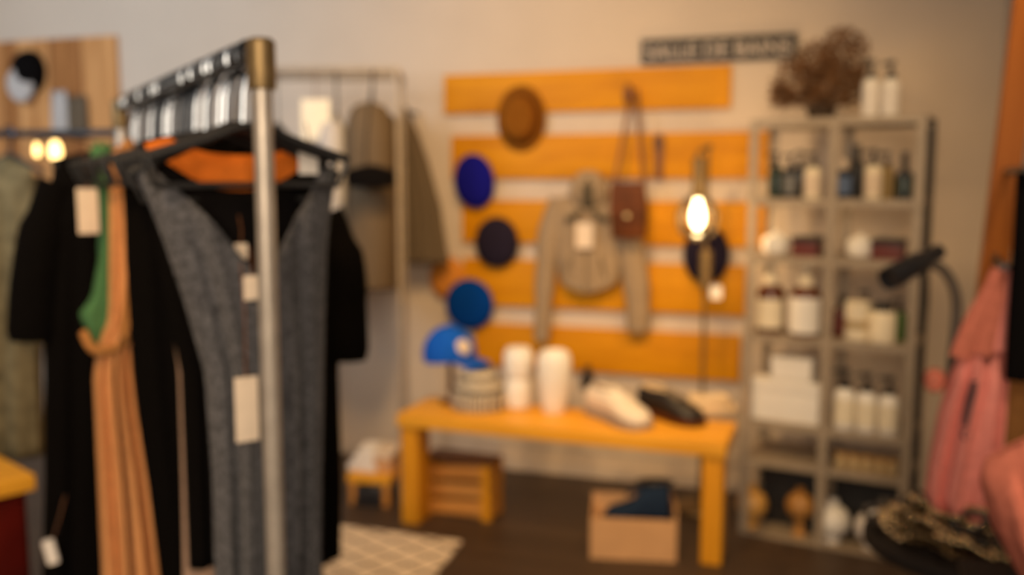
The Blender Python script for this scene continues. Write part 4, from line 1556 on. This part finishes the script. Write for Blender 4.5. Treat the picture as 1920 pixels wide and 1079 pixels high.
# ------------------------------------------------------------------ second rack (box frame) behind, with coats seen from the side
q1 = at(744, 140, 4.2)
A2 = math.radians(3)
q0 = q1 + Vector((-math.cos(A2), -math.sin(A2), 0)) * 0.72
Z2 = at(744, 130, 4.2).z
FRR = 0.014
t = thing('frame_clothes_rack', 'pale steel box frame clothes rack behind the front rack', 'clothes rack', (q0.x, q0.y, 0), A2)
L2 = 0.72
for y in (0, 0.36):
    bm = B()
    tube(bm, [(0, y, Z2), (L2, y, Z2)], 0.012, 12)
    link('rail', bm, M_frame, t)
    for x in (0, L2):
        bm = B()
        tube(bm, [(x, y, 0.0), (x, y, Z2)], 0.011, 12)
        link('post', bm, M_frame, t)
for x in (0, L2):
    bm = B()
    tube(bm, [(x, 0, Z2), (x, 0.36, Z2)], 0.012, 12)
    link('end_bar', bm, M_frame, t)
bm = B()
tube(bm, [(0, 0.18, Z2), (L2, 0.18, Z2)], 0.012, 12)
link('hanging_rail', bm, M_frame, t)
F2 = Frame((q0.x, q0.y), A2)


def side_coat(label, x, name, m, zt_, zh, hw, hd, sl, seed, sleeve_m=None, slz=0.55):
    """a coat on the frame rack, shoulders across the rail"""
    p = F2.w(x, 0.18, 0)
    a = A2 + PI / 2 + 0.02
    t = thing(name, label, 'coat', (p.x, p.y, 0), a, 'clothes on the frame rack')
    bm = B()
    tab = [(zt_, -hw, hw, hd), (zt_ - 0.3, -hw * 0.98, hw * 0.98, hd * 1.1), (zh, -hw * 1.05, hw * 1.05, hd * 1.2)]
    garment(bm, tab, zt_, 0.06, zh, 0.3, 0.06, 0.02, 5, 0.012, seed=seed)
    link('body', bm, m, t, solid=0.004)
    for sg in (-1, 1):
        bm = B()
        sp = smoothpath([(sg * hw * 0.86, 0, zt_ - 0.075), (sg * (hw + 0.02), 0.0, zt_ - 0.2), (sg * (hw + 0.03), 0.0, zt_ - slz * 0.7), (sg * (hw + 0.03), 0.01, zt_ - slz)], 4)
        tube(bm, sp, [sl * (0.8 + 0.2 * min(1, i / 3)) for i in range(len(sp))], 16, flat=1.0)
        link('sleeve', bm, sleeve_m or m, t)
    hp = Vector((p.x, p.y, 0))
    hanger('steel hook hanger inside the ' + label.split(' on ')[0].split(' hanging')[0], hp, a, Z2, 0.012, hw * 0.8, M_plastic, neck=Z2 - zt_ + 0.005)
    return t


e_ = at(592, 224, 4.19)
t = thing('price_tag', 'cream card tag hanging from the frame rack, right of the front post', 'tag', e_, A2)
bm = B()
box(bm, (0, 0, 0), (0.125, 0.003, 0.175), bev=0.001)
link('card', bm, M_cream, t)
bm = B()
tube(bm, [(0, 0, 0.08), (0.002, 0.004, 0.13), (0, 0.01, Z2 - e_.z + 0.005)], 0.002, 6)
link('string', bm, M_strap, t)
zA = at(700, 182, 4.25).z
side_coat('taupe wool coat hanging at the front end of frame rack', L2 - 0.125, 'wool_coat', M_taupe, zA, at(690, 545, 4.2).z, 0.2, 0.10, 0.105, 21, slz=0.84)
side_coat('pale grey shirt hanging left of the taupe coat', L2 - 0.29, 'grey_shirt', M_shirt, zA - 0.06, at(640, 520, 4.2).z, 0.19, 0.05, 0.06, 22, slz=0.78)
side_coat('dark tee dress hanging left inside frame rack', 0.16, 'black_long_dress', M_black2, zA - 0.1, 1.08, 0.2, 0.07, 0.06, 23, slz=0.5)

# black long dress on the frame rack, broad side to the camera
F3 = Frame((at(560, 400, 2.62).x, 2.62), math.radians(6))
hang_garment('black_tunic', 'long black tunic with wide sleeve right of the grey dress', 'dress', 0, [(500, 390), (520, 600), (520, 900), (520, 1045)], [(640, 390), (636, 520), (634, 700), (640, 900), (638, 1045)], M_black, F3.sz(600, 1045)[1], hd=0.06, neck_w=0.3, neck_f=0.05, seed=31, folds=3, amp=0.008, fr=F3, z_sh=F3.sz(560, 372)[1], group='clothes on the frame rack',
             sleeves=[([(610, 400), (640, 480), (650, 570), (654, 676)], [0.05, 0.062, 0.058, 0.05], 0.8)])
hz = F3.sz(560, 372)[1]
rack('low_clothes_rack', 'short black rail rack carrying the black tunic behind the front rack', F3.w(-0.12, -0.28, 0), F3.w(0.0, 0.30, 0), hz + 0.12, 0.012, M_darkrail, M_darkrail, feet=0.12, fit=False)
hanger('black hanger inside the long black tunic', F3.w(-0.06, 0.0, 0), F3.a, hz + 0.12, 0.012, 0.15, M_plastic, neck=0.125)

# grey taupe coat on the wall behind frame rack
F4 = Frame(WF.w(WF.sz(795, 300, -0.12)[0], -0.12, 0)[:2], WALLA)
hang_garment('long_jacket', 'grey taupe jacket hung on the wall right of frame rack', 'jacket', 0, [(748, 225), (735, 300), (735, 400), (735, 480)], [(772, 225), (800, 300), (826, 390), (838, 470), (842, 490)], M_taupe2, F4.sz(790, 492)[1], hd=0.07, neck_w=0.3, neck_f=0.04, slope=0.06, seed=33, fr=F4, z_sh=F4.sz(765, 200)[1], group='clothes hung on the back wall')
bm = B()
s, z = F4.sz(763, 206)
tube(bm, [(0, 0.12, 0.0), (0, 0.0, 0.0), (0, -0.012, 0.02)], 0.008, 10)
tag(link('wall_hook', bm, M_dark), 'dark wall hook carrying the grey taupe jacket', 'hook', None, F4.w(s, 0.0, z - 0.01), WALLA)
# dark clutch between the coats
s, z = F2.sz(695, 332, -0.24)
t = thing('black_pouch', 'small black gathered pouch hanging in front of the taupe coat', 'bag', F2.w(s, -0.24, z), A2)
bm = B()
lathe(bm, [(0.02, -0.045), (0.08, -0.043), (0.092, -0.005), (0.082, 0.03), (0.04, 0.044), (0.012, 0.052)], 22, None, True, 1.15, 0.5)
link('body', bm, M_black2, t)
bm = B()
tube(bm, smoothpath([(-0.02, 0, 0.034), (-0.015, 0.04, 0.2), (0.0, 0.23, Z2 - z)], 5), 0.003, 6)
link('cord', bm, M_black2, t)

# ------------------------------------------------------------------ far left: wood panel, cap, lights, olive coats, cabinet
s1, zt = WF.sz(214, 66, -0.04)
s0, _ = WF.sz(-60, 80, -0.04)
zb = zt - 1.35
t = thing('slatted_wood_panel', 'panel of vertical brown wooden boards at the upper left wall', 'wall panel', WF.w(s0, -0.04, zb), WALLA)
n = 9
wslat = (s1 - s0) / n
rnd = random.Random(4)
for i in range(n):
    bm = B()
    box(bm, (wslat * (i + 0.5), 0.018, (zt - zb) / 2), (wslat - 0.006, 0.032, zt - zb), bev=0.003)
    link('slat', bm, M_panel2 if i in (0, 2, 5, 6) else M_panel, t)
bm = B()
s, z = WF.sz(46, 140, -0.1)
t = thing('peaked_cap', 'black and white cap hung on the wooden panel', 'cap', WF.w(s, -0.045, z), WALLA)
mx = Matrix(((1, 0, 0, 0), (0, 0, -1, 0), (0, 1, 0, 0), (0, 0, 0, 1)))
lathe(bm, [(0.115, 0), (0.12, 0.01), (0.115, 0.05), (0.095, 0.09), (0.05, 0.115), (0, 0.12)], 28, mx @ Matrix.Translation((0.01, 0.02, 0)), True, 0.85, 1.05)
link('crown', bm, M_black2, t)
bm = B()
lathe(bm, [(0.07, 0.0), (0.078, 0.01), (0.07, 0.03), (0.0, 0.038)], 24, mx @ Matrix.Rotation(0.35, 4, 'Y') @ Matrix.Translation((-0.03, -0.06, 0.075)), True, 1.0, 1.35)
link('front_panel', bm, M_shirt, t)['label'] = 'white front panel'
# grey shelf things on the panel
for px, py, w_, h_, m, lab in ((112, 212, 26, 66, M_shirt, 'grey cloth strip hanging on the wooden panel, left'), (145, 215, 34, 56, M_taupe2, 'brown grey cloth hanging on the wooden panel, right')):
    s, z = WF.sz(px, py, -0.07)
    k = abs(WF.sz(px + 1, py, -0.07)[0] - s)
    t = thing('hanging_cloth', lab, 'cloth', WF.w(s, -0.07, z - h_ * k / 2), WALLA, 'cloths on the wooden panel')
    bm = B()
    garment(bm, [(h_ * k, -w_ * k / 2, w_ * k / 2, 0.022), (0, -w_ * k * 0.55, w_ * k * 0.55, 0.022)], h_ * k, 0.0, 0.0, 0.1, 0, 0, 2, 0.008, nx=16, nv=10, seed=px)
    link('drape', bm, m, t, solid=0.003)
    bm = B()
    lathe(bm, [(0.006, 0), (0.006, 0.03), (0.014, 0.034), (0, 0.04)], 12, Matrix.Translation((0, 0.03, h_ * k - 0.012)) @ Matrix.Rotation(PI / 2, 4, 'X'))
    link('peg', bm, M_dark, t)
# small lit lamps
s, z = WF.sz(104, 283, -0.45)
p = WF.w(s, -0.45, z)
t = thing('wall_light', 'small lit twin bulb lamp glowing at the far left', 'lamp', p, WALLA)
bm = B()
tube(bm, smoothpath([(0, 0.41, 0.02), (0, 0.2, 0.07), (0, 0.0, 0.075), (-0.0, 0.0, 0.05)], 5), 0.007, 8)
tube(bm, smoothpath([(0, 0.2, 0.07), (-0.06, 0.1, 0.08), (-0.125, 0.02, 0.055), (-0.125, 0.0, 0.04)], 5), 0.006, 8)
link('arm', bm, M_dark, t)
bm = B()
lathe(bm, [(0, -0.055), (0.022, -0.045), (0.032, -0.01), (0.026, 0.03), (0.012, 0.052)], 20)
link('bulb', bm, M_bulb2, t)
bm = B()
lathe(bm, [(0, -0.03), (0.012, -0.025), (0.016, 0.0), (0.012, 0.025), (0.008, 0.042)], 16, Matrix.Translation((-0.125, 0, 0)))
link('bulb', bm, M_bulb2, t)

# left back rack with olive coat
r0, r1 = at(-40, 252, 3.15), at(225, 256, 3.05)
rack('black_clothes_rack', 'black clothes rack at far left with an olive jacket', (r0.x, r0.y, 0), (r1.x, r1.y, 0), r0.z, 0.013, M_darkrail, M_darkrail, feet=0.2, fit=False)
F5 = Frame((at(20, 320, 3.12).x, 3.12), math.radians(-25))
hang_garment('olive_jacket', 'olive canvas jacket at the far left edge', 'jacket', 0, [(-60, 320), (-80, 420), (-80, 700), (-70, 850)], [(58, 320), (72, 400), (70, 520), (66, 700), (72, 840)], M_olive, F5.sz(30, 850)[1], hd=0.08, neck_w=0.3, neck_f=0.06, seed=41, fr=F5, z_sh=F5.sz(0, 285)[1], group='clothes on the black rack', folds=6, amp=0.02,
             sleeves=[([(46, 335), (58, 420), (66, 560), (66, 640)], [0.05, 0.06, 0.06, 0.055], 0.8)])
hanger('black hanger inside the olive canvas jacket', Vector((F5.o.x, F5.o.y - 0.0, 0)), F5.a, r0.z, 0.013, 0.15, M_plastic, neck=max(0.03, r0.z - F5.sz(0, 285)[1] + 0.01))

# cabinet with orange wooden top and red body at bottom left
c1 = at(66, 890, 2.5)
cz = c1.z
KA = math.radians(48)
t = thing('red_cabinet', 'deep red cabinet with orange wooden top at lower left', 'cabinet', (c1.x, c1.y, 0), KA)
bm = B()
box(bm, (-0.31, 0.15, cz - 0.022), (0.62, 0.3, 0.045), bev=0.006)
link('top', bm, M_bench, t)
bm = B()
box(bm, (-0.31, 0.15, (cz - 0.045) / 2 + 0.03), (0.58, 0.26, cz - 0.045 - 0.06), bev=0.004)
link('carcass', bm, M_red, t)
for j in range(2):
    bm = B()
    box(bm, (-0.17 - 0.285 * j, 0.012, (cz - 0.045) / 2 + 0.03), (0.27, 0.016, cz - 0.16), bev=0.004)
    d_ = link('door', bm, M_red, t)
    bm = B()
    lathe(bm, [(0.006, 0), (0.006, 0.014), (0.014, 0.02), (0.012, 0.03), (0, 0.032)], 14, Matrix.Translation((-0.28 - 0.06 * j, 0.006, cz * 0.55)) @ Matrix.Rotation(PI / 2, 4, 'X'))
    link('knob', bm, M_brass, d_)
for x in (-0.03, -0.57):
    for y in (0.05, 0.25):
        bm = B()
        box(bm, (x, y, 0.016), (0.04, 0.04, 0.032))
        link('foot', bm, M_strap, t)
p = GF(1.14).w(*[GF(1.14).sz(95, 1035, -0.075)[0], -0.075, GF(1.14).sz(95, 1035, -0.075)[1]])
t = thing('hanging_label', 'rounded light grey tag by the black tee dress hem', 'tag', p, 0.2)
bm = B()
box(bm, (0, 0, 0), (0.028, 0.003, 0.065), Matrix.Rotation(-0.2, 3, 'Y'), bev=0.006)
link('card', bm, M_cardw, t)
bm = B()
tube(bm, [(0.005, 0, 0.028), (0.02, 0.02, 0.08), (0.03, 0.05, 0.13)], 0.0012, 6)
link('string', bm, M_strap, t)

# ------------------------------------------------------------------ right: leaning wooden post rack, pink tote, black garment
PY = 2.62
a_ = at(1925, 20, PY)
b_ = at(1866, 480, PY)
d_ = (a_ - b_)
top_ = b_ + d_ * 1.25
bot_ = b_ - d_ * ((b_.z - 0.0) / d_.z)
t = thing('leaning_plank', 'brown wooden plank leaning at the right edge behind pink tote', 'plank')
dirv = d_.normalized()
bm = B()
u_ = Vector((0.95, -0.3, 0)).normalized()
v_ = dirv.cross(u_).normalized()
rr = []
for p in (bot_, top_):
    rr.append([p + u_ * sx * 0.036 + v_ * sy * 0.018 for sx, sy in ((-1, -1), (1, -1), (1, 1), (-1, 1))])
for q_ in rr[0]:
    q_.z = 0.0
rings(bm, rr)
link('board', bm, M_post, t, smooth=False)
for px, py, yy in ((1884, 506, 2.22), (1935, 318, 2.12)):
    e_ = at(px, py, yy)
    k_ = (e_.z - bot_.z) / (top_.z - bot_.z)
    bm = B()
    tube(bm, [bot_ + (top_ - bot_) * k_, e_], 0.009, 10)
    lathe(bm, [(0.0, -0.004), (0.016, 0), (0.016, 0.012), (0, 0.014)], 14, Matrix.Translation(e_) @ (e_ - bot_ - (top_ - bot_) * k_).to_track_quat('Z', 'Y').to_matrix().to_4x4())
    link('hanging_rod', bm, M_dark, t)

# pink tote bag
TY = 2.25
tp = at(1880, 505, TY)
TF = Frame((at(1810, 700, TY).x, TY), math.radians(-8))
t = thing('tote_bag', 'pink canvas tote with black print hanging before the leaning plank', 'bag', TF.o, TF.a)
L = [(1862, 560), (1808, 650), (1788, 700), (1762, 780), (1742, 880), (1736, 930), (1760, 965)]
Rr = [(1892, 560), (1888, 650), (1884, 700), (1878, 800), (1866, 900), (1850, 950), (1842, 965)]
tab = rows_from(TF, 0, L, Rr, 0.06)
bm = B()
ztop = TF.sz(1880, 640)[1]
zlow = TF.sz(1800, 962)[1]
garment(bm, tab, ztop, 0.01, zlow, 0.8, 0.05, 0.02, 3, 0.022, seed=51, fold_top=0.9)
# close the bottom
bmesh.ops.holes_fill(bm, edges=[e for e in bm.edges if e.is_boundary and max(v.co.z for v in e.verts) < zlow + 0.03], sides=200)
link('body', bm, M_pink, t, solid=0.004)
for pts in ([(1800, 672), (1830, 600), (1860, 550), (1880, 508)], [(1878, 660), (1888, 600), (1892, 550), (1884, 508)], [(1840, 665), (1858, 600), (1872, 550), (1880, 508)]):
    bm = B()
    tube(bm, smoothpath([(*TF.sz(x, y, -0.03)[:1], -0.03, TF.sz(x, y, -0.03)[1]) for x, y in pts], 5), 0.026, 10, flat=0.45)
    link('strap', bm, M_pink2 if pts[0][0] != 1878 else M_pink, t)
bm = B()
s, z = TF.sz(1757, 715)
lathe(bm, [(0.0, -0.035), (0.02, -0.025), (0.026, 0.0), (0.02, 0.02), (0.0, 0.03)], 16, Matrix.Translation((s, 0.02, z)))
link('corner_knot', bm, M_pink2, t)
for pts, r_ in (([(1826, 715), (1822, 745), (1816, 775), (1812, 800)], 0.008), ([(1830, 728), (1826, 752), (1818, 780)], 0.006), ([(1820, 735), (1814, 762), (1810, 790)], 0.006), ([(1804, 815), (1812, 826), (1820, 815), (1812, 806), (1804, 815)], 0.003)):
    bm = B()
    tube(bm, smoothpath([(TF.sz(x, y, -0.073)[0], -0.073, TF.sz(x, y, -0.073)[1]) for x, y in pts], 4), r_, 8, flat=0.3)
    link('printed_mark', bm, M_print, t)
# dusty red garment nearer, lower right
F6 = Frame((at(1880, 960, 1.55).x, 1.55), math.radians(-20))
hang_garment('folded_sweater', 'dusty red knit draped at the lower right edge, below the tote', 'sweater', 0, [(1850, 850), (1838, 900), (1858, 980), (1900, 1060), (1930, 1110)], [(1990, 850), (2050, 950), (2070, 1100)], M_pink2, F6.sz(1920, 1110)[1], hd=0.09, neck_w=0.2, neck_f=0.0, neck_b=0.0, slope=0.04, folds=3, amp=0.02, seed=53, fr=F6, z_sh=F6.sz(1920, 825)[1], group='clothes at the leaning plank')
zp_ = F6.sz(1920, 1110)[1]
t = thing('display_plinth', 'dark plinth at the lower right carrying the dusty red knit', 'plinth', F6.w(0.09, 0, 0), F6.a)
bm = B()
box(bm, (0, 0, zp_ / 2 - 0.012), (0.26, 0.24, zp_ - 0.026), bev=0.004)
link('body', bm, M_counter, t)
bm = B()
box(bm, (0, 0, zp_ - 0.014), (0.28, 0.26, 0.022), bev=0.004)
link('top', bm, M_counter, t)
# black garment and tan garment on the ladder rack
F7 = Frame((at(1920, 500, 2.16).x, 2.16), math.radians(-12))
hang_garment('black_cardigan', 'black cardigan hanging at the right edge behind the tote', 'cardigan', 0, [(1906, 330), (1900, 450), (1890, 600), (1884, 710)], [(2010, 330), (2030, 500), (2020, 710)], M_black2, F7.sz(1900, 712)[1], hd=0.03, neck_w=0.3, neck_f=0.04, seed=54, folds=3, amp=0.008, fr=F7, z_sh=F7.sz(1950, 300)[1], slope=0.03, group='clothes at the leaning plank')
F8 = Frame((at(1900, 800, 2.40).x, 2.40), math.radians(-12))
hang_garment('tan_trousers', 'tan trousers hanging below the black cardigan at right edge', 'trousers', 0, [(1872, 690), (1872, 800), (1876, 960), (1880, 1100)], [(1960, 690), (1970, 800), (1970, 960), (1970, 1100)], M_tan2, 0.66, hd=0.035, neck_w=0.2, neck_f=0.0, neck_b=0.0, seed=55, folds=3, amp=0.006, fr=F8, z_sh=1.27, slope=0.02, group='clothes at the leaning plank')

# ------------------------------------------------------------------ jewellery counter with black desk lamp and bead bracelets
JT = at(1760, 930, 2.45)
jz = 0.63
t = thing('jewellery_table', 'dark round pedestal table covered in bead bracelets at right', 'table', (1.12, 2.20, 0))
bm = B()
lathe(bm, [(0.24, jz - 0.03), (0.245, jz - 0.025), (0.245, jz - 0.005), (0.24, jz), (0, jz)], 48)
link('top', bm, M_counter, t)
bm = B()
lathe(bm, [(0.19, 0), (0.19, 0.015), (0.05, 0.03), (0.035, 0.08), (0.035, jz - 0.1), (0.09, jz - 0.03)], 28)
link('pedestal', bm, M_counter, t)
# bracelets
rnd = random.Random(9)
proto = None
spots = []
words_ = []
tries = 0
pxs = [(1672, 935), (1668, 985), (1700, 950), (1690, 1010), (1680, 1045), (1735, 960), (1722, 1000), (1712, 1050), (1752, 965), (1745, 1015), (1742, 1060), (1775, 985), (1770, 1040), (1790, 1005), (1800, 1050), (1812, 1005), (1826, 1030), (1850, 1050), (1765, 1075), (1830, 1072), (1700, 1080), (1665, 1070), (1684, 928), (1660, 1015), (1758, 1000), (1785, 1025), (1730, 1030), (1842, 1040), (1860, 1066), (1795, 1078)]
pxs = pxs + pxs[:14]
for i, (px, py) in enumerate(pxs):
    zz = jz + 0.012 + 0.02 * (i % 4)
    rad = 0.205 * math.sqrt((i + 0.5) / len(pxs))
    ang = i * 2.39996
    p = Vector((1.12 + rad * math.cos(ang), 2.20 + rad * math.sin(ang), jz + 0.014 + 0.075 * (1 - rad / 0.23) * (0.4 + 0.6 * rnd.random()) + 0.012 * rnd.random()))
    n_b = 13
    bm = B()
    rb = 0.038
    for k in range(n_b):
        a = 2 * PI * k / n_b
        bmesh.ops.create_icosphere(bm, subdivisions=2, radius=0.0088, matrix=Matrix.Translation((rb * math.cos(a), rb * math.sin(a), 0)))
    o = link('bead_bracelet', bm, (M_beadg, M_bead, M_beadg, M_jet)[i % 4])
    o.location = p
    o.rotation_euler = (rnd.uniform(-0.5, 0.5), rnd.uniform(-0.5, 0.5), rnd.uniform(0, 3))
    tag(o, 'beaded bracelet of dark brass beads in the pile at lower right', 'bracelet', 'bead bracelets on the jewellery table')

# black desk lamp
dl = at(1752, 486, 2.45)
base = Vector((1.02, 2.36, jz))
t = thing('desk_lamp', 'black spotlight desk lamp with bent grey tube stem at right', 'lamp', (0, 0, 0))
h0, h1 = at(1664, 524, 2.36), at(1764, 470, 2.46)
bm = B()
d_ = (h1 - h0).normalized()
q = d_.to_track_quat('Z', 'Y').to_matrix().to_4x4()
Lh = (h1 - h0).length
lathe(bm, [(0.0, 0.004), (0.024, 0.003), (0.029, 0.0), (0.031, 0.01), (0.029, Lh * 0.55), (0.021, Lh * 0.72), (0.020, Lh * 0.97), (0.012, Lh), (0, Lh)], 24, Matrix.Translation(h0) @ q)
link('lamp_head', bm, M_lampblack, t)
bm = B()
st = [at(1736, 492, 2.44), at(1768, 506, 2.44), at(1790, 545, 2.44), at(1793, 600, 2.44), at(1782, 720, 2.42), at(1772, 900, 2.40)]
endp = onz(1768, 950, jz)
st.append(Vector((st[-1].x, st[-1].y, jz + 0.02)))
tube(bm, smoothpath(st, 6), 0.014, 12)
link('stem', bm, M_stem, t)
bm = B()
lathe(bm, [(0.055, 0), (0.058, 0.004), (0.055, 0.018), (0.018, 0.024), (0, 0.026)], 28, Matrix.Translation((st[-1].x, st[-1].y, jz)))
link('base', bm, M_lampblack, t)
